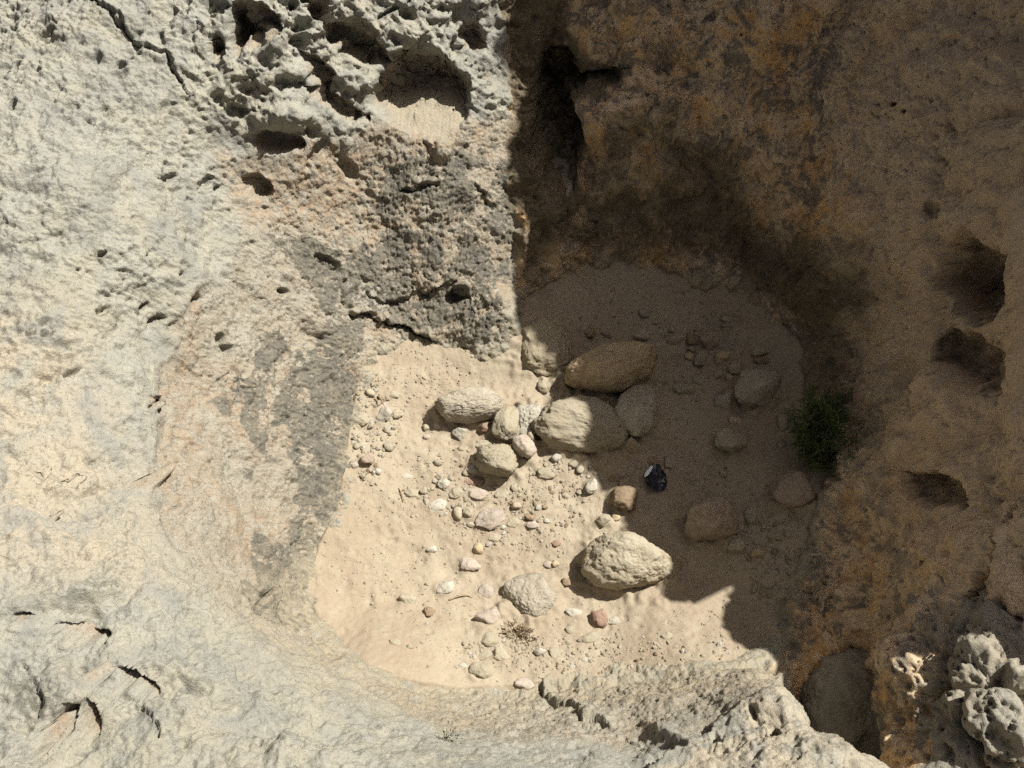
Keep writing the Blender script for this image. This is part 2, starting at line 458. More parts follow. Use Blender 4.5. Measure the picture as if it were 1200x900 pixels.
def crack(px, width, depth, lift=0.0, L=.12, seed=95, wob=.035):
    """a fissure; lift raises the side on the left hand of its direction"""
    global D
    a = wpoly(px); lo = a.min(0) - .5; hi = a.max(0) + .5
    m = np.all((XY > lo) & (XY < hi), axis=1)
    q = XY[m] + wob * np.c_[fbm(P0[m], 8, 3, seed), fbm(P0[m], 8, 3, seed + 3)]
    d = np.full(len(q), 1e9); side = np.zeros(len(q)); tt = np.zeros(len(q)); n = len(a) - 1
    for k in range(n):
        ab = a[k + 1] - a[k]; tk = np.clip(((q - a[k]) @ ab) / (ab @ ab), 0, 1)
        e = q - a[k] - tk[:, None] * ab; dk = np.sqrt((e * e).sum(1)); b = dk < d
        side = np.where(b, np.sign(ab[0] * e[:, 1] - ab[1] * e[:, 0]), side)
        tt = np.where(b, (k + tk) / n, tt); d = np.where(b, dk, d)
    ends = sstep(0, .12, tt) * sstep(1, .88, tt)
    wv = width * (.75 + .9 * fbm(P0[m], 7, 3, seed + 6))
    D[m] += -depth * ends * sstep(wv, wv * .3 - .002, d) + lift * ends * (side > 0) * np.exp(-d / L)

# top left
crack("90,-20 110,0 135,20 150,40 165,53 192,66 207,86 218,104 238,120", .013, .06, .035, .25)
ell(277, 32, 9, 34, 5, .13); ell(253, 56, 10, 16, 50, .12)
ell(320, 52, 28, 28, 0, -.13, .9, .2); ell(356, 30, 15, 10, 0, .13); ell(370, 8, 11, 10, 0, .13)
ell(400, 36, 26, 20, 20, .16); ell(408, 96, 36, 22, 20, -.09, .9); ell(325, 136, 60, 26, 15, -.10, .95, .2)
ell(285, 105, 11, 8, 0, .07); ell(278, 132, 14, 9, 20, .08); ell(560, 44, 13, 18, 0, .12); ell(345, 10, 10, 12, 0, .09)
ell(410, 200, 26, 10, 60, .06); ell(372, 178, 8, 22, 30, .07); ell(455, 15, 22, 5, -30, .07); ell(258, 8, 12, 7, 0, .08)
ell(470, 40, 60, 22, 5, -.07, .95, .2)
ell(420, 62, 26, 14, 20, .12)
ell(512, 176, 20, 18, 30, -.08, .8)
# dark niche with its pale sandy shelf
ell(725, 138, 50, 28, -35, -.09, .95, .2); ell(626, 112, 15, 46, 3, -.08, .95, .2); ell(655, 85, 18, 10, 0, -.07, .9)
# right hand hollows and their sharp ridge
carve("1140,236 1152,300 1156,360 1162,410 1148,455 1154,490 1180,520 1260,540 1300,200 1160,200", -.10, .14, 100, .04)
ell(1108, 330, 40, 80, 5, .14, .95, .2); ell(1122, 425, 30, 60, 5, .10, .95, .2); ell(1048, 122, 6, 5, 0, .09); ell(1060, 132, 5, 4, 0, .08)
crack("1210,580 1185,612 1160,650 1140,690 1128,720 1112,760", .025, .10, .04, .2)
# lower left: blocks and undercut ledges
V1 = (.5, .8, -.35)
carve("96,796 104,794 118,806 112,812 102,810", .15, .02, 104, .02, 12, vec=V1)
carve("13,716 24,721 42,733 54,733 62,726 56,740 40,741 24,733", .14, .02, 105, .02, 12, vec=V1)
carve("92,832 104,838 112,862 104,850", .14, .015, 106, .02, 12, vec=(.9, .3, -.3))
crack("25,768 36,790 40,812 48,832 46,850", .006, .05, .025, .12); crack("160,830 175,834 186,850 186,866", .006, .05, .03, .1)
ell(55, 805, 56, 48, 20, -.13, .95, .15); ell(60, 702, 90, 16, -8, -.04, .9, .3); ell(115, 690, 40, 14, -12, -.04, .9, .3)
crack("96,690 112,694 128,690 146,688", .008, .05, .03, .12); crack("146,520 160,532 174,552 188,566", .008, .05, .03, .12); crack("222,664 236,678 250,688", .008, .05, .03, .1)
carve("160,562 176,560 184,570 170,576", .12, .02, 107, .02, 12, vec=V1)
carve("30,560 46,552 54,558 40,566", .10, .02, 108, .03, 12, vec=V1); carve("70,566 86,566 98,576 82,576", .10, .02, 109, .03, 12, vec=V1); carve("48,606 60,602 70,610 58,614", .09, .02, 110, .03, 12, vec=V1)
for q in "42,388 54,396 120,365 84,435 215,322 184,374 15,33 55,38 22,84 16,126 256,222 246,212 198,208 180,472 192,478 170,360 232,350 150,70 170,300 90,318 118,300".split():
    x, y = (float(v) for v in q.split(',')); k = int(x * 3 + y)
    ell(x, y, 8 + k % 6, 3.5 + k % 3, -45 + k % 30, .07, .6, .8, seed=80 + k % 15, freq=13)
# inner wall
crack("470,230 480,222 520,218", .02, .05, .03, .1); crack("553,210 566,228 574,242", .02, .06, .03, .1)
crack("400,368 440,372 480,388 520,405", .018, .05, .06, .2); crack("425,342 455,350 500,342 540,330", .012, .035, .03, .12)
ell(535, 345, 16, 12, 0, .10); ell(540, 338, 14, 12, 0, -.08); ell(318, 698, 8, 12, -20, .12); ell(270, 412, 8, 10, 0, .1); ell(265, 398, 6, 8, 0, .08)
ell(332, 340, 10, 7, 0, .10); ell(332, 320, 12, 10, 0, -.04, .9); ell(385, 310, 30, 8, 35, .07)
# lip of broken rock at the near foot
crack("622,792 640,806 652,818 672,828 684,842 702,846 716,852", .020, .09, .04, .3)

crack("806,868 825,852 848,838 870,826", .026, .11, -.05, .15); ell(905, 862, 10, 6, 60, .10); ell(838, 868, 5, 8, 0, .07); ell(880, 838, 4, 9, -20, .05)
crack("750,905 770,885 800,868", .05, .14, -.08, .2)

# detail only where the sheet is finely divided
D = D * fade + (1 - fade) * 0.25 * fbm(P0, .35, 4, 98)
PT = P0 + N0 * D[:, None]; PT[:, 2] += DZ * fade; PT += DV
PT[:, 2] += 0.05 * rimz * fbm(P0, 3.0, 4, 99)

# ---- eroded hollows pushed into the rock: round lips, deep backs, some with a sandy floor
SANDY = np.zeros(len(XY))
def cavity(px, py, rx, ry, depth, into, seed, floor=None, rough=.22, roll=0.0, kind='in', power=2.0):
    global PT, cave
    p = hit(px, py)[0]; dist = np.linalg.norm(p - CAM); ru, rv = rx * 1.08 * dist / FPX, ry * 1.08 * dist / FPX
    w = np.array(into, float); w /= np.linalg.norm(w)
    a = math.radians(roll); x0 = np.array([1.0, 0, 0]); y0 = np.array([0, math.sin(PITCH), math.cos(PITCH)])
    u, v = x0 * math.cos(a) - y0 * math.sin(a), x0 * math.sin(a) + y0 * math.cos(a)
    m = np.all(np.abs(P0 - p) < max(ru, rv) * 2.2, axis=1)
    q = P0[m] - p; q = np.stack([q @ u / ru, q @ v / rv], 1)
    n = np.hypot(q[:, 0], q[:, 1]) * (1 + rough * fbm(P0[m], 1.1 / max(.05, min(ru, rv)) * .6, 4, seed % 40, .55))
    prof = np.sqrt(np.clip(1 - n ** power, 0, 1)) * sstep(1.0, .72, n)
    Q = PT[m] + (depth * prof)[:, None] * w
    na = np.minimum(.05, .22 * min(ru, rv)) * prof
    for fr, k in ((7, 1.0), (19, .5), (45, .22)):
        Q = Q + (na * k)[:, None] * np.stack([fbm(Q, fr, 2, seed), fbm(Q, fr, 2, seed + 5), fbm(Q, fr, 2, seed + 9)], 1)
    if floor is not None:
        lo = p[2] - rv * math.cos(PITCH) * 1.0; zf = lo + floor * rv * .5 + .014 * fbm(Q, 6, 3, 3)
        sh = sstep(zf + .03, zf - .01, Q[:, 2]) * sstep(.02, .2, prof); SANDY[m] = np.maximum(SANDY[m], sh)
        Q[:, 2] = np.where(prof > .02, np.maximum(Q[:, 2], zf), Q[:, 2])
    PT[m] = Q; cave[m] = np.maximum(cave[m], sstep(.15, .55, prof))
FAR = (.08, 1.0, -.30); FN = (.05, .85, -.62); RT = (1.0, .25, -.45); DN = (.35, .75, -.55)
cavity(492, 112, 52, 46, .50, (.02, 1.0, -.95), 3, floor=-.35, rough=.26, power=2.4)
cavity(432, 62, 22, 15, .16, FN, 4)
cavity(652, 150, 32, 92, .50, FAR, 5, floor=.30, rough=.18, power=3.0, kind='dark'); cavity(700, 98, 34, 16, .30, (.2, 1, -.3), 7, kind='dark', power=3.0)
RH = (.72, .40, -.52)
cavity(1134, 322, 16, 46, .46, RT, 8, kind='right', rough=.2); cavity(1142, 420, 13, 38, .16, RT, 9, kind='right', rough=.3); cavity(1093, 574, 17, 20, .22, RT, 10, kind='right', rough=.3)
cavity(1094, 246, 7, 11, .06, RH, 11, kind='right')
cavity(293, 32, 30, 28, .22, FN, 12, rough=.3); cavity(277, 36, 9, 28, .12, FN, 13); cavity(372, 86, 13, 22, .20, FN, 14, roll=-40); cavity(392, 122, 34, 11, .17, FN, 15, roll=22, rough=.3)
cavity(325, 166, 28, 12, .18, FN, 16); cavity(302, 220, 13, 15, .15, FN, 17); cavity(254, 56, 9, 14, .11, FN, 18); cavity(372, 8, 10, 12, .12, FN, 19); cavity(560, 44, 13, 17, .11, FN, 20); cavity(410, 42, 26, 20, .16, FN, 27, rough=.35)
cavity(94, 742, 30, 11, .17, DN, 21, roll=12, rough=.32); cavity(158, 800, 28, 8, .12, DN, 22, roll=26, rough=.3); cavity(66, 862, 24, 12, .18, DN, 23, roll=-50, rough=.3); cavity(106, 802, 12, 8, .10, DN, 24); cavity(38, 728, 24, 6, .09, DN, 25, roll=18); cavity(104, 846, 9, 16, .10, DN, 26, roll=-20)
cavity(170, 568, 12, 7, .09, DN, 28); cavity(180, 472, 7, 8, .08, DN, 29); cavity(320, 700, 8, 11, .09, DN, 30)

# raggedness in every direction, so that steep faces and cave walls are rough too
amp = fade * (.22 + .15 * inner + .6 * kz + .2 * z_ledge - .1 * cave)
for fr, am, sd in ((6.5, .022, 140), (17.0, .010, 150), (42.0, .0045, 160)):
    PT = PT + (amp * am)[:, None] * np.stack([fbm(PT, fr, 2, sd), fbm(PT, fr, 2, sd + 3), fbm(PT, fr, 2, sd + 6)], 1)

# sandy shelves in the niche and the cave
shelf = SANDY

def grid_mesh(name, pts, nx, ny, colors=None, keep=None):
    n = nx * ny
    i = np.arange((ny - 1) * (nx - 1)); r = i // (nx - 1); c = i % (nx - 1); v = r * nx + c
    quads = np.stack([v, v + 1, v + nx + 1, v + nx], 1).astype(np.int32)
    if keep is not None:
        quads = quads[keep]; us, inv = np.unique(quads, return_inverse=True)
        pts = pts[us]; n = len(us); colors = {k: a[us] for k, a in (colors or {}).items()}; quads = inv.reshape(quads.shape).astype(np.int32)
    me = bpy.data.meshes.new(name)
    me.vertices.add(n); me.vertices.foreach_set('co', pts.astype(np.float32).ravel())
    me.loops.add(quads.size); me.loops.foreach_set('vertex_index', quads.ravel())
    me.polygons.add(len(quads)); me.polygons.foreach_set('loop_start', (np.arange(len(quads)) * 4).astype(np.int32))
    me.polygons.foreach_set('use_smooth', np.ones(len(quads), bool))
    for k, a in (colors or {}).items():
        at = me.attributes.new(k, 'FLOAT_COLOR', 'POINT'); at.data.foreach_set('color', a.astype(np.float32).ravel())
    me.update(calc_edges=True)
    return me

# stain follows the surviving plates of crust; warm colour shows where they came off
up = sstep(3.6, 4.3, XY[:, 1])
coat = st_l * sstep(-.10, .08, t1 + .4 * t3 + .9 * (st_l - .75) + .36 - .40 * up) * (1 - .9 * z_top)
ochre = zone('262,185 330,186 372,172 420,175 418,226 372,246 330,272 286,262', .08, 14, .1)
warm = np.clip(z_in * sstep(-.2, .5, fbm(P0, 1.2, 3, 62) + .15) * .8 + ochre + .6 * cave, 0, 1)
grey = grey * (1 - .8 * ochre)
grey = grey * (1 - cave)
ledge_c = np.clip(z_buff + z_ledge, 0, 1)
mask = np.stack([coat, grey, warm, shelf], 1)
fw = .14 + .55 * sstep(2.6, 1.9, XY[:, 1]) * (XY[:, 0] < 1.75)
ft = np.clip((s_in + fw) / (fw + .05), 0, 1); foot = ft * ft * (3 - 2 * ft)
zr = np.clip(z_right + .9 * z_rk * sstep(.06, -.02, DZ), 0, 1) * (1 - z_ledge) * (1 - sstep(.5, .8, H0) * (XY[:, 0] < 2.0) * (XY[:, 1] < 1.8))
mask2 = np.stack([np.clip(st_r + st_rt + .55 * cave * z_right, 0, 1), zr, ledge_c, foot], 1)  # besides the stain, hollows on the right get painted-in shade
rock_me = grid_mesh('rock_terrain', PT, NX, NY, {'mask': mask, 'mask_more': mask2})


# ------------------------------------------------------------------ materials
def nodes_of(name):
    m = bpy.data.materials.new(name); m.use_nodes = True
    nt = m.node_tree; b = nt.nodes['Principled BSDF']; b.inputs['Specular IOR Level'].default_value = .2
    b.inputs['Roughness'].default_value = .95
    return m, nt, b

class NT:
    def __init__(s, nt):
        s.t = nt; s.co = nt.nodes.new('ShaderNodeTexCoord').outputs['Object']
    def noise(s, scale, detail=4, rough=.6, co=None, dist=0.0):
        n = s.t.nodes.new('ShaderNodeTexNoise'); n.inputs['Scale'].default_value = scale; n.inputs['Detail'].default_value = detail
        n.inputs['Roughness'].default_value = rough; n.inputs['Distortion'].default_value = dist
        s.t.links.new(co or s.co, n.inputs['Vector']); return n.outputs['Fac']
    def ramp(s, f, a, b, lo=0.0, hi=1.0):
        n = s.t.nodes.new('ShaderNodeMapRange'); n.interpolation_type = 'SMOOTHSTEP'
        s.t.links.new(f, n.inputs[0]); n.inputs[1].default_value = a; n.inputs[2].default_value = b
        n.inputs[3].default_value = lo; n.inputs[4].default_value = hi; return n.outputs[0]
    def math(s, op, a, b=None, clamp=False):
        n = s.t.nodes.new('ShaderNodeMath'); n.operation = op; n.use_clamp = clamp
        for k, v in enumerate((a, b)):
            if v is None: continue
            if isinstance(v, (int, float)): n.inputs[k].default_value = v
            else: s.t.links.new(v, n.inputs[k])
        return n.outputs[0]
    def mix(s, f, a, b, mode='MIX'):
        n = s.t.nodes.new('ShaderNodeMix'); n.data_type = 'RGBA'; n.blend_type = mode
        for k, v in ((0, f), (6, a), (7, b)):
            if isinstance(v, (int, float)): n.inputs[k].default_value = v
            elif isinstance(v, tuple): n.inputs[k].default_value = (*v, 1)
            else: s.t.links.new(v, n.inputs[k])
        return n.outputs[2]
    def attr(s, name):
        n = s.t.nodes.new('ShaderNodeAttribute'); n.attribute_name = name
        p = s.t.nodes.new('ShaderNodeSeparateColor'); s.t.links.new(n.outputs['Color'], p.inputs[0])
        return p.outputs[0], p.outputs[1], p.outputs[2], n.outputs['Alpha']
    def bump(s, b, f, strength, dist, prev=None):
        n = s.t.nodes.new('ShaderNodeBump'); n.inputs['Strength'].default_value = strength; n.inputs['Distance'].default_value = dist
        s.t.links.new(f, n.inputs['Height'])
        if prev is not None: s.t.links.new(prev, n.inputs['Normal'])
        s.t.links.new(n.outputs[0], b.inputs['Normal']); return n.outputs[0]

def rock_material():
    m, nt, b = nodes_of('limestone')
    k = NT(nt)
    coat, grey, warm, shelf = k.attr('mask'); dark, right, buff, foot = k.attr('mask_more')
    n1 = k.noise(1.6, 6, .6); n2 = k.noise(6, 6, .65); n3 = k.noise(28, 5, .65); n4 = k.noise(3.2, 5, .6, dist=.6); n5 = k.noise(110, 3, .6)
    n6 = k.noise(60, 4, .7); n7 = k.noise(13, 6, .7, dist=.4)
    sx_ = nt.nodes.new('ShaderNodeSeparateXYZ'); nt.links.new(k.co, sx_.inputs[0]); east = sx_.outputs[0]
    # inner rock: buff, pink and ochre
    c_in = k.mix(k.ramp(n2, .35, .65), (0.295, 0.278, 0.221), (0.255, 0.225, 0.169))
    c_in = k.mix(k.math('MULTIPLY', warm, k.ramp(n7, .40, .58, 0, .9)), c_in, (0.295, 0.221, 0.146))
    c_in = k.mix(k.ramp(n3, .50, .70, 0, .8), c_in, (0.334, 0.317, 0.268))
    c_in = k.mix(k.ramp(n6, .55, .67, 0, .9), c_in, (0.150, 0.124, 0.089))
    # grey weathered skin
    c_gr = k.mix(k.ramp(n2, .36, .64), (0.275, 0.274, 0.233), (0.315, 0.301, 0.241))
    c_gr = k.mix(k.ramp(n1, .40, .62), c_gr, (0.300, 0.281, 0.217))
    c_gr = k.mix(k.math('MULTIPLY', k.ramp(n4, .48, .64), .75), c_gr, (0.222, 0.224, 0.197))
    c_gr = k.mix(k.math('MULTIPLY', buff, k.ramp(n4, .30, .55)), c_gr, (.36, .315, .232))
    c_gr = k.mix(k.ramp(n7, .54, .68, 0, .55), c_gr, (0.371, 0.352, 0.285))
    c_gr = k.mix(k.math('MULTIPLY', k.ramp(n3, .53, .68), .6), c_gr, (0.174, 0.169, 0.139))
    c_gr = k.mix(k.ramp(n6, .56, .68, 0, .8), c_gr, (0.147, 0.139, 0.112))
    c_gr = k.mix(k.math('MULTIPLY', k.ramp(k.noise(2.3, 6, .65, dist=.8), .50, .62), .7), c_gr, (0.244, 0.242, 0.211))
    c = k.mix(grey, c_in, c_gr)
    # right side: ochre and grey
    n8 = k.noise(1.9, 6, .65, dist=.7); n9 = k.noise(4.5, 6, .7, dist=.5)
    c_r = k.mix(k.ramp(n4, .42, .58), (0.645, 0.407, 0.184), (0.537, 0.413, 0.264))
    c_r = k.mix(k.ramp(n8, .46, .60), c_r, (0.671, 0.517, 0.329))
    c_r = k.mix(k.ramp(n9, .52, .66, 0, .62), c_r, (0.637, 0.380, 0.162))
    c_r = k.mix(k.ramp(k.noise(3.0, 7, .7, dist=.9), .50, .62, 0, .85), c_r, (0.234, 0.191, 0.140))
    c_r = k.mix(k.ramp(n3, .54, .68, 0, .6), c_r, (0.147, 0.099, 0.054))
    c_r = k.mix(k.ramp(n6, .66, .76, 0, .6), c_r, (0.700, 0.579, 0.377))
    c_r = k.mix(k.ramp(k.noise(3.1, 7, .74, dist=1.6), .49, .57, 0, .85), c_r, (0.176, 0.160, 0.138))
    c_r = k.mix(k.ramp(k.noise(3.7, 7, .72, dist=1.8), .52, .59, 0, .8), c_r, (0.660, 0.522, 0.341))
    edge = k.ramp(east, 2.2, 2.7)
    c_r = k.mix(k.math('MULTIPLY', edge, .8), c_r, (0.671, 0.530, 0.351))
    c = k.mix(k.ramp(k.math('ADD', right, k.math('MULTIPLY', k.math('SUBTRACT', n2, .5), .5)), .3, .7), c, c_r)
    # water stain coats; the dark one also carries shade painted into right hollows
    cs = k.mix(k.ramp(n2, .35, .65), (.165, .15, .113), (.125, .117, .095))
    cs = k.mix(k.ramp(n3, .55, .68, 0, .5), cs, (.24, .215, .165))
    cs = k.mix(k.ramp(n6, .60, .72, 0, .8), cs, (.07, .063, .05))
    hole = k.ramp(k.noise(26, 7, .8), .545, .60)
    cf = k.math('MULTIPLY', k.ramp(coat, .35, .6), k.math('SUBTRACT', 1.0, hole))
    c = k.mix(cf, c, cs)
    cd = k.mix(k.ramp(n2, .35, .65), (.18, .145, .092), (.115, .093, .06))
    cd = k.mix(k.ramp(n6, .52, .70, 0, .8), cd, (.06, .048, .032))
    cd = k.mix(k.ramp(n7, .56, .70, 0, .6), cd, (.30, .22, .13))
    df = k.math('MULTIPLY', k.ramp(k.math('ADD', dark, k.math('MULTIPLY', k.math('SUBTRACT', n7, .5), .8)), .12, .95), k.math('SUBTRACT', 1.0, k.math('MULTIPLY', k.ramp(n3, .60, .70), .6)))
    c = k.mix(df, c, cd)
    c = k.mix(k.ramp(shelf, .4, .6), c, (.31, .275, .20))
    # sand lying on the lowest rock
    fo = k.math('MULTIPLY', foot, k.ramp(n7, .35, .6))
    c = k.mix(fo, c, (.31, .272, .19))
    nt.links.new(c, b.inputs['Base Color'])
    vo = nt.nodes.new('ShaderNodeTexVoronoi'); vo.inputs['Scale'].default_value = 55; vo.inputs['Randomness'].default_value = 1
    wv = nt.nodes.new('ShaderNodeVectorMath'); wv.operation = 'MULTIPLY_ADD'; nz = nt.nodes.new('ShaderNodeTexNoise'); nz.inputs['Scale'].default_value = 30
    nt.links.new(k.co, nz.inputs['Vector']); nt.links.new(nz.outputs['Color'], wv.inputs[0]); wv.inputs[1].default_value = (.03, .03, .03); nt.links.new(k.co, wv.inputs[2])
    nt.links.new(wv.outputs[0], vo.inputs['Vector'])
    p = k.bump(b, vo.outputs['Distance'], .5, .010)
    p = k.bump(b, k.noise(70, 8, .85), .8, .012, p)
    k.bump(b, k.noise(200, 3, .7), .6, .004, p)
    return m

def sand_material():
    m, nt, b = nodes_of('sand')
    k = NT(nt)
    n1 = k.noise(1.3, 5, .6); n2 = k.noise(9, 6, .7); n3 = k.noise(70, 4, .7); n4 = k.noise(260, 2, .6)
    c = k.mix(k.ramp(n1, .38, .64), (.292, .245, .175), (.258, .208, .146))
    c = k.mix(k.ramp(n2, .5, .7, 0, .6), c, (.31, .28, .20))
    c = k.mix(k.ramp(n3, .55, .68, 0, .8), c, (.215, .175, .115))
    c = k.mix(k.ramp(n3, .40, .28, 0, .6), c, (.39, .36, .28))
    nt.links.new(c, b.inputs['Base Color'])
    p = k.bump(b, n2, .35, .02)
    p = k.bump(b, n3, .55, .008, p)
    k.bump(b, n4, .35, .002, p)
    return m

def stone_material(name, c1, c2, c3, dust=.35, rough_bump=.6):
    m, nt, b = nodes_of(name)
    k = NT(nt)
    g = nt.nodes.new('ShaderNodeNewGeometry'); oi = nt.nodes.new('ShaderNodeObjectInfo')
    n2 = k.noise(7, 6, .65); n3 = k.noise(32, 5, .7); n5 = k.noise(120, 3, .6)
    c = k.mix(k.ramp(n2, .36, .64), c1, c2)
    c = k.mix(k.ramp(n3, .54, .70), c, c3)
    c = k.mix(k.ramp(k.noise(70, 5, .75), .58, .72, 0, .55), c, tuple(q * .42 for q in c2))
    c = k.mix(k.ramp(k.noise(4, 6, .7, dist=.5), .52, .66, 0, .5), c, tuple(q * .68 for q in c2))
    v = nt.nodes.new('ShaderNodeMapRange'); nt.links.new(oi.outputs['Random'], v.inputs[0]); v.inputs[3].default_value = .86; v.inputs[4].default_value = 1.1
    h = nt.nodes.new('ShaderNodeHueSaturation'); nt.links.new(v.outputs[0], h.inputs['Value']); nt.links.new(c, h.inputs['Color']); c = h.outputs[0]
    s = nt.nodes.new('ShaderNodeSeparateXYZ'); nt.links.new(g.outputs['Normal'], s.inputs[0])
    d = k.math('MULTIPLY', k.ramp(s.outputs[2], .55, .95, 0, dust), k.ramp(n2, .3, .6))
    c = k.mix(d, c, (.325, .285, .20))
    nt.links.new(c, b.inputs['Base Color'])
    vo = nt.nodes.new('ShaderNodeTexVoronoi'); vo.inputs['Scale'].default_value = 38; nt.links.new(k.co, vo.inputs['Vector'])
    p = k.bump(b, vo.outputs['Distance'], .25, .012)
    p = k.bump(b, k.noise(45, 8, .8), rough_bump, .018, p)
    k.bump(b, n5, .6, .006, p)
    return m

M_ROCK = rock_material(); M_SAND = sand_material()
SM = {
 'tan': stone_material('tan_stone', (.33, .295, .215), (.285, .24, .165), (.38, .345, .265), .5),
 'grey': stone_material('grey_stone', (.335, .30, .235), (.26, .228, .172), (.35, .32, .255), .2),
 'white': stone_material('white_stone', (.40, .375, .31), (.34, .31, .245), (.47, .445, .385), .3),
 'pinkish': stone_material('pinkish_stone', (.37, .315, .26), (.33, .27, .21), (.43, .385, .33), .2),
 'red': stone_material('red_stone', (.25, .165, .12), (.20, .125, .09), (.33, .25, .185), .25),
 'sandy': stone_material('sandy_stone', (.275, .24, .16), (.25, .205, .135), (.31, .27, .19), .8),
 'brown': stone_material('brown_stone', (.25, .185, .115), (.19, .135, .085), (.30, .24, .165), .15),
 'ochre': stone_material('ochre_stone', (.42, .335, .21), (.34, .265, .165), (.22, .19, .15), .1),
 'mauve': stone_material('mauve_stone', (.34, .275, .205), (.27, .21, .155), (.36, .31, .25), .1),
}

# ------------------------------------------------------------------ things
def link(o): COL.objects.link(o); return o
def tag(o, label=None, cat=None, group=None, kind=None):
    for k, v in (('label', label), ('category', cat), ('group', group), ('kind', kind)):
        if v: o[k] = v
    return o
def obj(name, me, mat=None, parent=None):
    o = bpy.data.objects.new(name, me)
    if mat is not None:
        me.materials.append(mat)
    if parent is not None: o.parent = parent
    return link(o)

rock = tag(obj('rock_terrain', rock_me, M_ROCK), 'pale weathered limestone hollow around the sandy floor', kind='structure')
BANKS = []

_ico = {}
def ico(sub):
    if sub not in _ico:
        bm = bmesh.new(); bmesh.ops.create_icosphere(bm, subdivisions=sub, radius=1)
        v = np.array([x.co[:] for x in bm.verts]); f = np.array([[q.index for q in x.verts] for x in bm.faces], np.int32); bm.free()
        v /= np.linalg.norm(v, axis=1)[:, None]; _ico[sub] = (v, f)
    return _ico[sub]

def tri_mesh(name, v, f, smooth=True):
    me = bpy.data.meshes.new(name)
    me.vertices.add(len(v)); me.vertices.foreach_set('co', np.asarray(v, np.float32).ravel())
    me.loops.add(f.size); me.loops.foreach_set('vertex_index', f.ravel().astype(np.int32))
    me.polygons.add(len(f)); me.polygons.foreach_set('loop_start', (np.arange(len(f)) * f.shape[1]).astype(np.int32))
    me.polygons.foreach_set('use_smooth', np.full(len(f), smooth))
    me.update(calc_edges=True); return me

def rock_shape(seed, sub, angular, rough, lump=.12, cracks=0.0, size=.3):
    """unit-sized stone: facets from random cutting planes, then weathering"""
    rs = np.random.RandomState(seed); v, f = ico(sub)
    npl = 17; nrm = rs.normal(size=(npl, 3)); nrm /= np.linalg.norm(nrm, axis=1)[:, None]
    dk = rs.uniform(.72, 1.0, npl); pw = 4 + 16 * angular
    c = np.clip(v @ nrm.T, 0, None) / dk
    r = 1 / ((c ** pw).sum(1) ** (1 / pw) + .02)
    r = np.minimum(r, 1.25); r = 1 * (1 - .35 - .65 * angular) + r * (.35 + .65 * angular) if angular < 1 else r
    q = v + seed * 3.1
    r = r * (1 + lump * fbm(q, 1.1, 3, seed % 50) + .05 * (sub >= 5) * (worley(q, 2.6, seed % 23)[:, 2] - .5) * sstep(.0, .18, (lambda w: w[:, 1] - w[:, 0])(worley(q, 2.6, seed % 23))) + rough * (.55 * fbm(q, 3.6, 3, seed % 40, .55) + (.4 * fbm(q, 13, 3, seed % 33, .65) if sub >= 4 else 0)))
    if cracks:
        t = np.abs(fbm(q, 1.6, 3, seed % 37)); r = r - cracks * sstep(.10, .0, t)
    if sub >= 5:
        w = worley(q, 6.0 , seed % 31); r = r - .05 * (w[:, 2] > .6) * sstep(.4, .1, w[:, 0]) * rough * 12
    p = v * r[:, None]
    lo, hi = p.min(0), p.max(0); p = (p - (lo + hi) / 2) / ((hi - lo) / 2)
    return p, f

def put_stone(name, px, py, w, h, rot, mat, label, cat='stone', group=None, bury=.25, tall=.75, angular=.6, rough=.06, lump=.12, cracks=0., seed=None, sub=None, lift=0., at=None, dims=None):
    seed = int(px * 7 + py * 13) % 9973 if seed is None else seed
    s0 = hit_sand(px, py)[0]
    dist = np.linalg.norm(s0 - CAM); W = w * dist / FPX; Hh = h * dist / FPX
    T = tall * min(W, Hh)
    vis = T * (1 - bury)
    zc = s0[2] + T * (.5 - bury) + lift
    zv = s0[2] + vis * .5 + lift
    c = at_z(px, py, zv)
    L = max(.55 * Hh, (Hh - .42 * vis) / .87)
    if dims: W, L, T = dims
    if at: c = at; zc = at[2]
    if sub is None: sub = 3 if w < 14 else 4 if w < 34 else 5 if w < 60 else 6
    p, f = rock_shape(seed, sub, angular, rough, lump, cracks)
    p = p * np.array([W / 2, L / 2, T / 2])
    a = -math.radians(rot); R = np.array([[math.cos(a), -math.sin(a), 0], [math.sin(a), math.cos(a), 0], [0, 0, 1]])
    o = obj(name, tri_mesh(name, p @ R.T, f), SM[mat])
    o.location = (c[0], c[1], zc)
    if w >= 15 and not at: BANKS.append((c[0], c[1], W / 2, L / 2, a, vis))
    return tag(o, label, cat, group)

G_B = 'boulders on the sand floor'
put_stone('boulder', 717, 427, 112, 78, -12, 'ochre', 'big rounded brown boulder wholly in shade, largest of the shaded ones', 'boulder', G_B, .15, .95, .35, .06, .12, seed=12)
put_stone('boulder', 682, 496, 110, 80, 14, 'tan', 'large pale boulder cut across by the shadow edge, between the grey boulders', 'boulder', G_B, .30, .75, .6, .07, .14)
put_stone('boulder', 745, 481, 54, 76, 8, 'grey', 'upright grey boulder in shade below the big brown boulder', 'boulder', G_B, .12, .8, .6, .03)
put_stone('boulder', 552, 473, 84, 52, -8, 'grey', 'rough grey boulder lying in the sun, leftmost of the middle cluster', 'boulder', G_B, .12, .85, .55, .07, .12, .05)
put_stone('boulder', 596, 494, 36, 52, 10, 'tan', 'pale tan block standing between the rough grey boulder and the fissured white one', 'boulder', G_B, .15, .8, .8, .06)
put_stone('boulder', 623, 490, 38, 48, -10, 'white', 'fissured white block leaning against the large pale boulder', 'boulder', G_B, .15, .8, .9, .06, .12, .14)
put_stone('boulder', 582, 538, 54, 50, 20, 'tan', 'lumpy yellowish boulder with a hard shadow below the rough grey one', 'boulder', G_B, .12, .85, .7, .10, .16, .08)
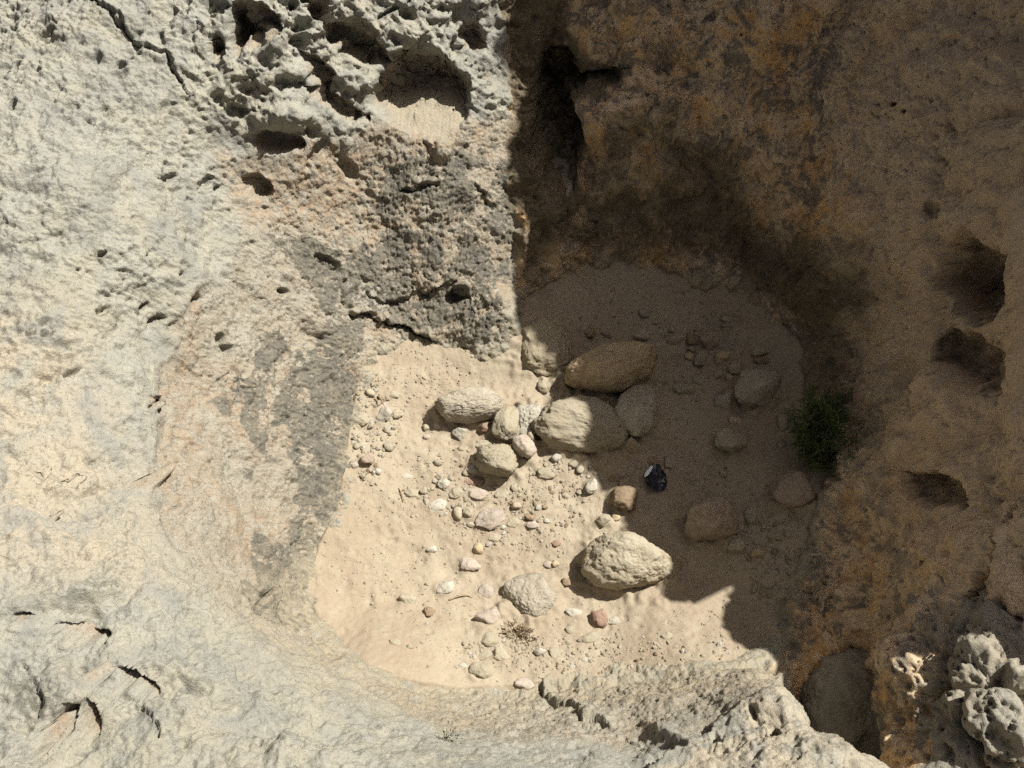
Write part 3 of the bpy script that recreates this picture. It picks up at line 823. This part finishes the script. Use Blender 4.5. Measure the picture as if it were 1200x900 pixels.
put_stone('boulder', 614, 522, 30, 38, 0, 'pinkish', 'knobbly small block wedged below the fissured white block', 'boulder', G_B, .1, .9, .8, .12, .16, .06, lift=.03)
put_stone('boulder', 737, 655, 104, 84, 10, 'tan', 'big dust covered tan boulder alone at the corner of the shadow', 'boulder', G_B, .25, .85, .40, .07, .14, seed=21)
put_stone('boulder', 622, 697, 68, 60, 10, 'grey', 'low grey boulder half buried in the sunny sand', 'boulder', G_B, .50, .75, .5, .07, .12, .03)
put_stone('boulder', 889, 451, 52, 56, 10, 'grey', 'angular grey boulder in shade to the upper left of the green shrub', 'boulder', G_B, .12, .8, .95, .03)
put_stone('boulder', 857, 515, 40, 34, -25, 'tan', 'wedge shaped pale boulder in shade left of the green shrub', 'boulder', G_B, .15, .7, .95, .04)
put_stone('boulder', 836, 603, 66, 66, 0, 'mauve', 'pointed reddish boulder in shade below the black wrapper', 'boulder', G_B, .2, .9, .95, .05, .14)
put_stone('boulder', 931, 574, 52, 50, 20, 'mauve', 'rounded brown boulder in shade just below the green shrub', 'boulder', G_B, .2, .8, .7, .04)
put_stone('boulder', 638, 396, 78, 84, 0, 'sandy', 'sandy boulder sunk in the sand on the shadow edge below the far wall', 'boulder', G_B, .62, .7, .35, .05, .14)
put_stone('boulder', 731, 584, 34, 36, 0, 'brown', 'small brown boulder with only its left face in the sun', 'boulder', G_B, .2, .8, .7, .05)
# ---- knobbly outcrop at the lower right
def outcrop():
    c0 = np.array([2.64, 1.28, 1.02])
    v, f = ico(7)
    L = [(c0, .50), (np.array([2.82, 1.05, 1.08]), .52), (np.array([2.46, 1.02, 1.04]), .43), (np.array([2.78, 1.62, 1.16]), .42), (np.array([2.47, 1.47, .98]), .42), (np.array([2.34, .80, 1.12]), .38), (np.array([2.62, 1.85, 1.1]), .28)]
    for px, py, z, r in ((1106, 742, 1.36, .07), (1110, 766, 1.30, .06), (1166, 726, 1.52, .09), (1160, 762, 1.55, .12), (1138, 788, 1.50, .10), (1108, 828, 1.34, .07), (1131, 830, 1.42, .08),
                         (1178, 838, 1.66, .15), (1192, 876, 1.70, .14), (1092, 886, 1.22, .06), (1150, 880, 1.40, .10), (1196, 790, 1.60, .10), (1120, 896, 1.35, .06)):
        L.append((at_z(px, py, z) - np.array([0, 0, r * .7]), r))
    r = np.zeros(len(v)); q = v * .5 + c0
    vv = v + .10 * np.stack([fbm(q, 5, 3, 1), fbm(q, 5, 3, 4), fbm(q, 5, 3, 7)], 1); vv /= np.linalg.norm(vv, axis=1)[:, None]
    for c, rad in L:
        d = c - c0; bq = vv @ d; disc = bq * bq - d @ d + rad * rad
        r = np.maximum(r, np.where(disc > 0, bq + np.sqrt(np.maximum(disc, 0)), 0))
    P = v * np.maximum(r, .2)[:, None] + c0
    for k, (fr, am) in enumerate(((3, .07), (7, .045), (16, .022), (36, .011), (70, .005))):
        P = P + am * v * fbm(P, fr, 2, 200 + k)[:, None]
    w = worley(P, 9.0, 210); P = P - v * (.05 * (w[:, 2] > .62) * sstep(.46, .2, w[:, 0] + .12 * fbm(P, 22, 2, 218)))[:, None]
    w = worley(P, 20.0, 211); P = P - v * (.035 * (w[:, 2] > .45) * sstep(.44, .24, w[:, 0]))[:, None]
    me = tri_mesh('rock_outcrop', P, f)
    top = sstep(1.15, 1.45, P[:, 2] + .12 * fbm(P, 6, 3, 215))
    z = 0 * top
    for nm, cols in (('mask', (z, .45 * top, z, z)), ('mask_more', (z, 1 - .85 * top, top, z))):
        at_ = me.attributes.new(nm, 'FLOAT_COLOR', 'POINT'); at_.data.foreach_set('color', np.stack(cols, 1).astype(np.float32).ravel())
    return tag(obj('rock_outcrop', me, M_ROCK), 'pitted knobbly rock mass at the lower right corner with its highest knobs in the sun', 'rock')
outcrop()
put_stone('boulder', 1010, 824, 120, 130, -25, 'grey', 'large smooth grey boulder in the dark pocket at the lower right', 'boulder', G_B, .1, .8, .6, .07, .16, seed=78, at=(2.20, 1.47, .22), dims=(1.0, .86, .62))

# ------------------------------------------------------------------ smaller stones: px py w h rot material tall bury | label
STONES = """
832 396 23 28 10 mauve .8 .15|reddish squarish stone in shade, largest of the pile left of the angular grey boulder
821 419 15 22 5 tan .8 .15|upright oval pale stone in shade touching the reddish squarish stone
847 417 18 18 0 ochre .8 .2|yellowish rounded stone in shade right of the upright oval stone
862 429 16 20 -10 tan .8 .15|tapered stone in shade beside the upper left of the angular grey boulder
892 411 20 13 0 tan .7 .1|pale cap stone in shade at the top of the angular grey boulder
894 422 19 10 0 brown .7 .15|flat brown slab squeezed between the pale cap stone and angular grey boulder
850 467 26 20 -20 grey .7 .15|grey and yellow stone in shade touching the lower left of the angular grey boulder
820 446 15 16 0 grey .6 .25|small grey stone in shade midway down the scattered pile
802 453 27 18 10 tan .6 .35|low reddish tan stone in shade at the left end of the scattered pile
812 397 17 16 0 brown .7 .2|round brown stone in shade left of the reddish squarish stone
810 408 9 9 0 tan .8 .15
808 417 11 13 0 ochre .7 .2
793 396 22 13 -20 mauve .6 .3|flat purplish stone in shade at the far left of the reddish stone pile
851 373 13 10 0 tan .7 .2|lone pale stone in shade above the scattered pile
848 381 8 6 0 mauve .7 .2
856 443 11 13 10 ochre .7 .2
842 438 11 11 0 mauve .7 .25
787 386 7 9 0 tan .8 .2
755 367 13 10 0 grey .6 .3|small grey stone in shade well above the big brown boulder
753 391 21 16 0 grey .6 .3|grey stone in shade touching the top right of the big brown boulder
689 388 18 16 0 brown .6 .3|dull brown stone in shade behind the big brown boulder
708 388 14 10 30 mauve .5 .3
770 404 24 14 20 grey .5 .45|low grey stone in shade off the right end of the big brown boulder
706 470 16 10 0 grey .6 .2|small grey stone in the gap under the big brown boulder
647 444 7 6 0 white .7 .2
660 446 6 6 0 tan .7 .2
862 493 15 16 -20 ochre .6 .35|yellowish stone half sunk in shade above the wedge shaped boulder
848 555 9 8 0 tan .6 .2
880 604 15 25 15 tan .8 .2|upright oval stone in shade right of the pointed reddish boulder
863 638 21 21 0 tan .75 .2|round tan stone in shade below the pointed reddish boulder
889 646 16 15 0 ochre .75 .2|round orange tan pebble in shade farthest right below the pointed boulder
895 587 9 6 0 white .6 .2
918 493 13 24 15 tan .7 .2|narrow pale stone in shade against the left side of the green shrub
917 521 10 10 0 tan .7 .2
783 541 9 15 0 tan .6 .3
767 540 20 15 20 brown .6 .3|brown stone in shade just above the black wrapper
738 526 17 18 20 brown .8 .2|small round brown stone in shade under the upright grey boulder
748 545 18 14 0 mauve .5 .4|low dull stone in shade left of the black wrapper
878 623 8 7 0 grey .6 .2
793 662 16 18 0 brown .5 .3|dull brown stone in shade at the right flank of the dust covered boulder
636 452 13 17 10 tan .8 .2|small tan stone split by the shadow edge above the large pale boulder
539 508 18 19 -10 white .85 .15|whitish blocky stone in the sun just below the rough grey boulder
569 501 15 15 0 red .85 .1|brick red pebble at the lower right of the rough grey boulder
583 503 15 22 -10 mauve .7 .2|brownish stone in the shade of the pale tan block
512 497 10 12 -20 white .8 .2|small whitish pebble at the tip of the rough grey boulder's shadow
568 521 34 16 12 tan .6 .35|flat pale stone on top of the lumpy yellowish boulder's left end
610 539 8 13 0 red .8 .1|dark red chip tucked under the knobbly small block
640 553 22 15 10 tan .6 .35|flat tan stone with a dark underside below the large pale boulder
652 536 13 12 0 white .8 .2|pale pebble at the lower left foot of the large pale boulder
672 543 12 10 0 tan .6 .3
680 549 9 12 20 tan .8 .2
662 522 16 10 10 tan .6 .3
693 570 15 18 -10 white .8 .15|white knobbly pebble standing clear beside the shadow edge
555 550 16 14 20 white .8 .15|white angular pebble at the lower left of the lumpy yellowish boulder
546 553 9 11 0 tan .7 .2
520 566 14 13 0 white .7 .2|bright white squarish pebble left of the flat pinkish slab
514 542 12 9 0 tan .8 .15
540 526 8 7 0 tan .7 .2
555 564 26 10 5 red .5 .3|thin reddish slab lying in the sun below the lumpy yellowish boulder
558 578 28 15 0 pinkish .5 .45|flat pinkish slab with a dusty face below the thin reddish slab
534 577 17 14 0 tan .6 .3|rounded tan pebble joined to the left end of the flat pinkish slab
513 592 21 16 -10 white .5 .35|white flat pebble with a split in it left of the stone pair
536 602 12 17 0 tan .75 .2|left one of a touching pair of tan pebbles beside the biggest flat pebble
549 600 15 16 0 tan .75 .2|right one of a touching pair of tan pebbles beside the biggest flat pebble
574 606 35 28 -20 pinkish .55 .3|biggest flat pale pebble lying alone in the sunny sand
588 580 16 10 -10 tan .5 .35
605 592 12 10 0 mauve .8 .1|dark edged small pebble upper right of the biggest flat pebble
631 594 7 8 0 white .7 .2
638 594 8 7 0 brown .8 .1
620 606 11 8 10 brown .8 .1|dark brown nugget right of the biggest flat pebble
624 615 14 9 -10 pinkish .6 .2
589 617 9 6 0 white .6 .2
602 611 15 13 0 tan .5 .45
552 614 10 8 0 tan .7 .2
561 642 12 13 20 ochre .7 .2|orange tan pebble above the smooth pinkish oval
573 638 7 6 0 white .7 .2
580 630 15 11 0 tan .5 .4
551 660 25 17 5 pinkish .55 .3|smooth pinkish oval pebble between the orange one and the dry twig
522 688 21 17 -10 white .7 .2|rounded whitish pebble at the left end of the dry twig
570 693 18 20 -25 pinkish .6 .25|pale pinkish pebble at the right end of the dry twig
477 703 19 14 10 tan .75 .2|tan wedge pebble farthest left in the lower sand
503 717 14 14 0 brown .8 .15|greyish brown round pebble below the left of the dry twig
573 722 31 29 0 pinkish .75 .2|large rough pinkish stone at the lower left of the half buried boulder
573 748 21 20 0 tan .6 .3|tan rounded stone directly below the large rough pinkish stone
567 767 22 13 0 tan .55 .35|flat tan stone second below the large rough pinkish stone
588 767 19 16 10 tan .7 .2|blocky tan stone below the dry brown weed
562 787 28 22 10 tan .85 .2|brown sided tan stone at the edge of the sand, lowest of the column
543 780 11 9 0 white .7 .2
633 764 13 11 -10 white .8 .1|brightest white pebble, right of the dry brown weed
652 766 16 13 0 tan .5 .35|dull flat pebble right of the brightest white one
673 718 20 14 15 white .6 .2|flat white oval pebble right of the half buried boulder
703 725 17 22 -15 red .8 .15|red brown upright pebble below the big dust covered boulder
690 748 26 16 -5 tan .6 .3|half sunk tan stone below the red brown upright pebble
663 682 10 13 -30 brown .8 .1|narrow brown chip between the half buried and dust covered boulders
694 681 12 15 -10 pinkish .8 .15|rosy pebble in the shadow at the lower left of the dust covered boulder
652 637 11 8 0 red .6 .2|little reddish chip above the half buried boulder
651 660 9 9 0 ochre .6 .2
642 661 11 10 0 pinkish .5 .3
506 643 12 9 0 white .6 .2
708 609 17 17 -20 tan .85 .1|tan pebble touching the top left of the big dust covered boulder
722 607 10 10 0 ochre .8 .1
782 746 13 11 0 tan .5 .35
463 753 13 10 0 tan .6 .3
480 758 8 7 0 tan .8 .15
615 801 22 14 5 pinkish .5 .4|pinkish slab bedded at the sand edge left of the broken ledge
685 773 8 6 0 white .6 .2
668 738 10 10 0 tan .5 .4
720 727 14 10 0 white .5 .4
450 484 18 22 0 white .8 .15|white knobbly pebble by the left wall of the sand
465 484 14 14 0 tan .6 .3|sandy pebble touching the white knobbly one by the left wall
434 460 13 10 30 tan .8 .15|tan chip against the wall at the upper left of the sand
460 462 15 11 0 tan .5 .4
424 492 16 15 0 tan .6 .3|sandy lump against the wall left of the white knobbly pebble
430 537 16 17 0 mauve .85 .15|purplish grey pebble alone against the left wall
456 524 13 11 0 tan .7 .2
443 552 8 8 0 white .6 .2
418 522 8 9 0 tan .7 .2
435 498 7 8 0 tan .7 .2
499 501 9 9 0 tan .8 .15
500 511 9 8 0 pinkish .6 .25
482 578 16 11 10 tan .6 .25
497 575 10 9 0 tan .8 .15
500 587 8 8 0 tan .7 .2
475 558 15 8 0 white .4 .4
415 544 10 9 0 pinkish .6 .3
663 581 9 8 0 tan .7 .2
605 571 12 10 0 tan .5 .4
596 562 14 9 20 tan .5 .4
641 610 7 6 0 white .6 .2
720 560 14 10 0 brown .5 .3
806 309 14 9 0 tan .7 .2|small tan stone in shade at the top edge of the sand
817 314 11 7 0 mauve .7 .2
797 312 8 7 0 brown .7 .2
"""
LAND = [("the rough grey boulder", 552, 473), ("the fissured white block", 620, 490), ("the lumpy yellowish boulder", 582, 538), ("the big dust covered boulder", 737, 655),
        ("the half buried grey boulder", 622, 697), ("the large pale boulder", 682, 496), ("the angular grey boulder in shade", 889, 451), ("the pointed reddish boulder", 836, 603),
        ("the big brown boulder", 717, 427), ("the green shrub", 957, 505), ("the biggest flat pebble", 573, 605), ("the dry brown weed", 607, 742), ("the white knobbly pebble by the left wall", 450, 484),
        ("the black wrapper", 768, 562), ("the reddish squarish stone", 832, 396), ("the purplish grey pebble", 430, 537), ("the smooth pinkish oval pebble", 551, 660), ("the red brown upright pebble", 703, 725)]
CN = {'tan': 'tan', 'grey': 'grey', 'white': 'whitish', 'pinkish': 'pinkish', 'red': 'reddish', 'brown': 'brown', 'ochre': 'yellowish', 'mauve': 'dull purplish'}
used = set()
for line in STONES.strip().split('\n'):
    spec, _, lab = line.partition('|'); v = spec.split()
    px, py, w, h, rot = (float(q) for q in v[:5]); mat = v[5]; tall, bury = float(v[6]), float(v[7])
    if not lab:
        cand = []
        for nm, lx, ly in sorted(LAND, key=lambda t: (t[1] - px) ** 2 + (t[2] - py) ** 2)[:4]:
            dx, dy = px - lx, py - ly
            rel = ('right of ' if dx > 0 else 'left of ') if abs(dx) > abs(dy) else ('below ' if dy > 0 else 'above ')
            far = 'just ' if math.hypot(dx, dy) < 45 else ''
            cand.append('%s %s pebble %s%s%s' % ('tiny' if w < 10 else 'small', CN[mat], far, rel, nm))
        lab = next((c for c in cand if c not in used), cand[0])
    used.add(lab)
    rs = random.Random(int(px * 31 + py))
    put_stone('pebble' if w < 16 else 'stone', px, py, w * 1.06, h * 1.06, rot, mat, lab, 'pebble' if w < 16 else 'stone', 'loose stones and pebbles on the sand',
              min(.6, bury + .10), tall, rs.uniform(.7, 1.0), rs.uniform(.05, .10), .20)

# ---- sand
sx = np.arange(-1.9, 2.75, .0095); sy = np.arange(1.25, 5.6, .0095)
SX, SY = np.meshgrid(sx, sy); SXY = np.stack([SX.ravel(), SY.ravel()], 1)
sd_ = sdf(SXY, SANDP).reshape(SX.shape)
keep = (sd_[:-1, :-1] > -.13).ravel()
SZ = sand_h(SXY) - 1.2 * np.maximum(0, -sd_.ravel() - .03)
for bx, by, ra_, rb_, an, vis in BANKS:                              # drifts of sand banked against the stones
    R = 2.2 * max(ra_, rb_) + .06
    m = (np.abs(SXY[:, 0] - bx) < R) & (np.abs(SXY[:, 1] - by) < R)
    dx, dy = SXY[m, 0] - bx, SXY[m, 1] - by
    e = np.hypot((dx * math.cos(an) + dy * math.sin(an)) / ra_, (-dx * math.sin(an) + dy * math.cos(an)) / rb_)
    nb = fbm(np.c_[SXY[m], np.zeros(m.sum())], 9, 2, 55)
    SZ[m] = SZ[m] + min(.24 * vis, .05) * np.exp(-(np.maximum(e - .85, 0) / (.32 + .25 * nb)) ** 2) * np.clip(.8 + nb, 0, 1.3)
sand_me = grid_mesh('sand_floor', np.c_[SXY, SZ], len(sx), len(sy), None, keep)
sand = tag(obj('sand_floor', sand_me, M_SAND), 'pale tan sand covering the bottom of the rock hollow', kind='structure')

# ------------------------------------------------------------------ gravel nobody could count
def scatter(name, label, regions, seed, mats, sheet=hit_sand):
    rs = np.random.RandomState(seed); V = []; F = []; MI = []; off = 0
    v0, f0 = ico(1)
    P = []; S = []
    for cx, cy, rx, ry, n, lo, hi in regions:
        n = int(n * 1.7)
        a = rs.uniform(0, 2 * math.pi, n); r = np.sqrt(rs.rand(n)) * rs.uniform(.5, 1.0, n) ** .3
        P.append(np.c_[cx + rx * r * np.cos(a), cy + ry * r * np.sin(a)]); S.append(lo + (hi - lo) * rs.rand(n) ** 2.6)
    P = np.concatenate(P); S = np.concatenate(S)
    C = hit_sand(P[:, 0], P[:, 1]); ok = sdf(C[:, :2], SANDP) > -.02
    for c, s in zip(C[ok], S[ok]):
        d = rs.uniform(.55, 1.0, 3) * s * np.array([1, 1, .75])
        q = v0 * (1 + .28 * rs.normal(size=(len(v0), 1)).clip(-1, 1)) * d
        a = rs.uniform(0, 6.28); R = np.array([[math.cos(a), -math.sin(a), 0], [math.sin(a), math.cos(a), 0], [0, 0, 1]])
        V.append(q @ R.T + c + np.array([0, 0, .25 * d[2]])); F.append(f0 + off); off += len(v0); MI.append(np.full(len(f0), rs.choice(len(mats), p=[.62, .18, .12, .08])))
    me = tri_mesh(name, np.concatenate(V), np.concatenate(F), False)
    for m in mats: me.materials.append(SM[m])
    me.polygons.foreach_set('material_index', np.concatenate(MI).astype(np.int32))
    return tag(obj(name, me), label, 'gravel', kind='stuff')
scatter('gravel', 'fine loose gravel and crumbs strewn over the sand',
        [(620, 600, 260, 220, 900, .005, .016), (600, 620, 250, 200, 1500, .003, .008), (560, 570, 90, 50, 200, .006, .026), (435, 500, 28, 70, 170, .006, .03), (640, 560, 70, 30, 120, .006, .026), (600, 610, 90, 40, 140, .006, .022),
         (670, 765, 160, 26, 260, .005, .022), (610, 745, 36, 30, 90, .006, .02), (820, 420, 70, 60, 160, .006, .024), (820, 600, 110, 90, 200, .005, .018), (780, 370, 120, 60, 150, .005, .02),
         (910, 640, 40, 80, 160, .006, .03), (480, 440, 70, 34, 110, .006, .018), (700, 530, 60, 40, 90, .006, .022), (860, 740, 40, 40, 80, .006, .02)], 5, ['tan', 'white', 'pinkish', 'brown'])

# ------------------------------------------------------------------ green shrub in the shade
def plain(name, col, rough=.6, spec=.3, var=0.0):
    m, nt, b = nodes_of(name); k = NT(nt)
    c = k.mix(k.ramp(k.noise(14, 3), .35, .65), col, tuple(q * (1 + var) for q in col))
    nt.links.new(c, b.inputs['Base Color']); b.inputs['Roughness'].default_value = rough; b.inputs['Specular IOR Level'].default_value = spec
    return m
M_LEAF = [plain('leaf_green', (.030, .052, .014), .55, .35, .5), plain('leaf_light', (.075, .10, .028), .55, .35, .4)]
M_STEM = plain('woody_stem', (.10, .08, .04), .8, .2, .4)
def sprig_mesh(seed, length):
    """an upright curved stem lined with narrow leaves"""
    rs = random.Random(seed); V = []; F = []
    n = 13; pts = []
    bx, by = rs.uniform(-.12, .12), rs.uniform(.1, .4)
    for k in range(n + 1):
        t = k / n; pts.append(Vector((bx * t * t, by * t * t, t)) * length)
    for k in range(n):                                   # stem: three sided
        r = .006 * (1 - .7 * k / n)
        i0 = len(V)
        for p, rr in ((pts[k], r), (pts[k + 1], r * .9)):
            for j in range(3):
                a = j * 2.094; V.append((p.x + rr * math.cos(a), p.y + rr * math.sin(a), p.z))
        for j in range(3):
            F.append((i0 + j, i0 + (j + 1) % 3, i0 + 3 + (j + 1) % 3, i0 + 3 + j))
    for k in range(3, n + 1):
        for j in range(4):
            p = pts[k] if j < 2 else pts[k] * .5 + pts[k - 1] * .5
            a = rs.uniform(0, 6.28); l = length * rs.uniform(.16, .30) * (1.1 - .45 * k / n); w = rs.uniform(.006, .011)
            d = Vector((math.cos(a), math.sin(a), rs.uniform(.5, 1.4))).normalized()
            s = d.cross(Vector((rs.uniform(-1, 1), rs.uniform(-1, 1), .3))).normalized() * w
            m = p + d * l * .5 + Vector((0, 0, .01)); e = p + d * l - Vector((0, 0, .15 * l))
            i0 = len(V); V += [tuple(p), tuple(m + s), tuple(e), tuple(m - s)]; F += [(i0, i0 + 1, i0 + 2, i0 + 3)]
    me = bpy.data.meshes.new('sprig'); me.from_pydata(V, [], F); me.update(); return me
shrub = bpy.data.objects.new('green_shrub', None); link(shrub)
sb = hit(962, 522)[0]
shrub.location = sb - np.array([0, 0, .03])
tag(shrub, 'dark green bushy shrub growing at the foot of the shaded right wall', 'shrub')
sprigs = []
for q in range(8):
    me = sprig_mesh(q, 1.0); me.materials.append(M_LEAF[0 if q % 3 else 1]); sprigs.append(me)
rs = random.Random(3)
crown = obj('woody_base', tri_mesh('woody_base', rock_shape(5, 2, .3, .05)[0] * np.array([.05, .05, .06]), ico(2)[1]), M_STEM, shrub)
for q in range(110):
    o = bpy.data.objects.new('sprig', sprigs[q % 8]); o.parent = shrub; link(o)
    a = rs.uniform(0, 6.28); tilt = rs.uniform(.0, 1.0) ** .7 * 1.15; s = rs.uniform(.32, .56) * (1.0 - .25 * tilt / 1.1)
    o.location = (.06 * math.cos(a) * tilt, .07 * math.sin(a) * tilt, .02)
    dvec = Vector((math.sin(tilt) * math.cos(a), math.sin(tilt) * math.sin(a) * 1.2, math.cos(tilt)))
    o.rotation_mode = 'QUATERNION'; o.rotation_quaternion = dvec.to_track_quat('Z', 'Y'); o.scale = (s, s, s)

# ------------------------------------------------------------------ crumpled black wrapper
def crumple(seed, dims, sub=3, amp=.35):
    v, f = ico(sub); rs = np.random.RandomState(seed)
    r = 1 + amp * (np.abs(fbm(v + seed, 1.6, 3, seed)) - .3) * 1.6 + .12 * fbm(v + seed, 5, 2, seed)
    return tri_mesh('crumple', v * r[:, None] * np.array(dims), f, False)
def glossy(name, col, rough):
    m, nt, b = nodes_of(name); k = NT(nt)
    nt.links.new(k.mix(k.noise(20, 2), col, tuple(q * 1.5 for q in col)), b.inputs['Base Color']); b.inputs['Roughness'].default_value = rough; b.inputs['Specular IOR Level'].default_value = .6
    return m
wp = hit_sand(768, 563)[0]
wr = bpy.data.objects.new('crumpled_wrapper', None); link(wr); wr.location = wp
tag(wr, 'crumpled shiny black wrapper with a pale strip lying in the shaded sand', 'wrapper')
body = obj('wrapper_body', crumple(3, (.075, .085, .055)), glossy('black_plastic', (.006, .007, .012), .22), wr); body.location = (0, 0, .04)
fl = obj('wrapper_flap', crumple(8, (.055, .035, .03), 2), glossy('dark_plastic', (.02, .02, .045), .2), wr); fl.location = (.02, -.06, .035)
ps = obj('pale_strip', crumple(6, (.016, .052, .012), 2, .2), plain('pale_foil', (.55, .60, .62), .25, .6, .2), wr); ps.location = (-.055, .035, .085); ps.rotation_euler = (.2, .3, -.6)

# ------------------------------------------------------------------ dry weed, green tuft, twig
def blades(name, n, length, spread, seed, mat, width=.004):
    rs = random.Random(seed); V = []; F = []
    for _ in range(n):
        a = rs.uniform(0, 6.28); r = spread * rs.random(); x, y = r * math.cos(a), r * math.sin(a)
        d = Vector((math.cos(a) * rs.uniform(.2, 1.4), math.sin(a) * rs.uniform(.2, 1.4), 1)).normalized(); l = length * rs.uniform(.4, 1)
        s = d.cross(Vector((rs.uniform(-1, 1), rs.uniform(-1, 1), .1))).normalized() * width
        b = Vector((x, y, 0)); m = b + d * l * .6; e = b + d * l + Vector((rs.uniform(-.3, .3) * l, rs.uniform(-.3, .3) * l, -.2 * l))
        i = len(V); V += [tuple(b - s), tuple(b + s), tuple(m + s), tuple(e), tuple(m - s)]; F += [(i, i + 1, i + 2, i + 3, i + 4)]
    me = bpy.data.meshes.new(name); me.from_pydata(V, [], F); me.update(); me.materials.append(mat); return me
M_DRY = plain('dry_weed', (.22, .165, .105), .9, .1, .5)
wd = link(bpy.data.objects.new('dry_weed', blades('dry_weed', 220, .06, .095, 4, M_DRY, .004))); wd.location = hit_sand(607, 745)[0]
tag(wd, 'dry brown withered weed flattened on the sand below the half buried boulder', 'weed')
def ray_rock(px, py):
    return hit(px, py)[0]
M_TUFT = plain('tuft_green', (.09, .09, .045), .8, .2, .5)
tf = link(bpy.data.objects.new('green_tuft', blades('green_tuft', 120, .03, .08, 9, M_TUFT, .003))); tf.location = ray_rock(523, 867) + np.array([0, 0, .01])
tag(tf, 'tiny olive green tuft rooted in the near rock lip', 'plant')
def twig(px, label, rad):
    a = pix(px); P = hit_sand(a[:, 0], a[:, 1]); n = len(P); V = []; F = []
    for k in range(n):
        d = P[min(k + 1, n - 1)] - P[max(k - 1, 0)]; d /= np.linalg.norm(d); s = np.cross(d, [0, 0, 1]); r = rad * (1 - .5 * k / n)
        for j in range(6):
            t = j * math.pi / 3; V.append(P[k] + s * r * math.cos(t) + np.array([0, 0, r * math.sin(t) + rad * 1.2 + .012 * math.sin(k)]))
    for k in range(n - 1):
        for j in range(6):
            F.append([k * 6 + j, k * 6 + (j + 1) % 6, k * 6 + 6 + (j + 1) % 6, k * 6 + 6 + j])
    o = obj('dry_twig', tri_mesh('dry_twig', np.array(V), np.array(F, np.int32)), M_DRY); tag(o, label, 'twig')
twig("527,703 533,701 540,699 548,698 554,700 560,703", 'thin dry twig lying between two pale pebbles on the sand', .007)
twig("468,572 471,580 474,588", 'short dark twig on the sand toward the left wall', .006)
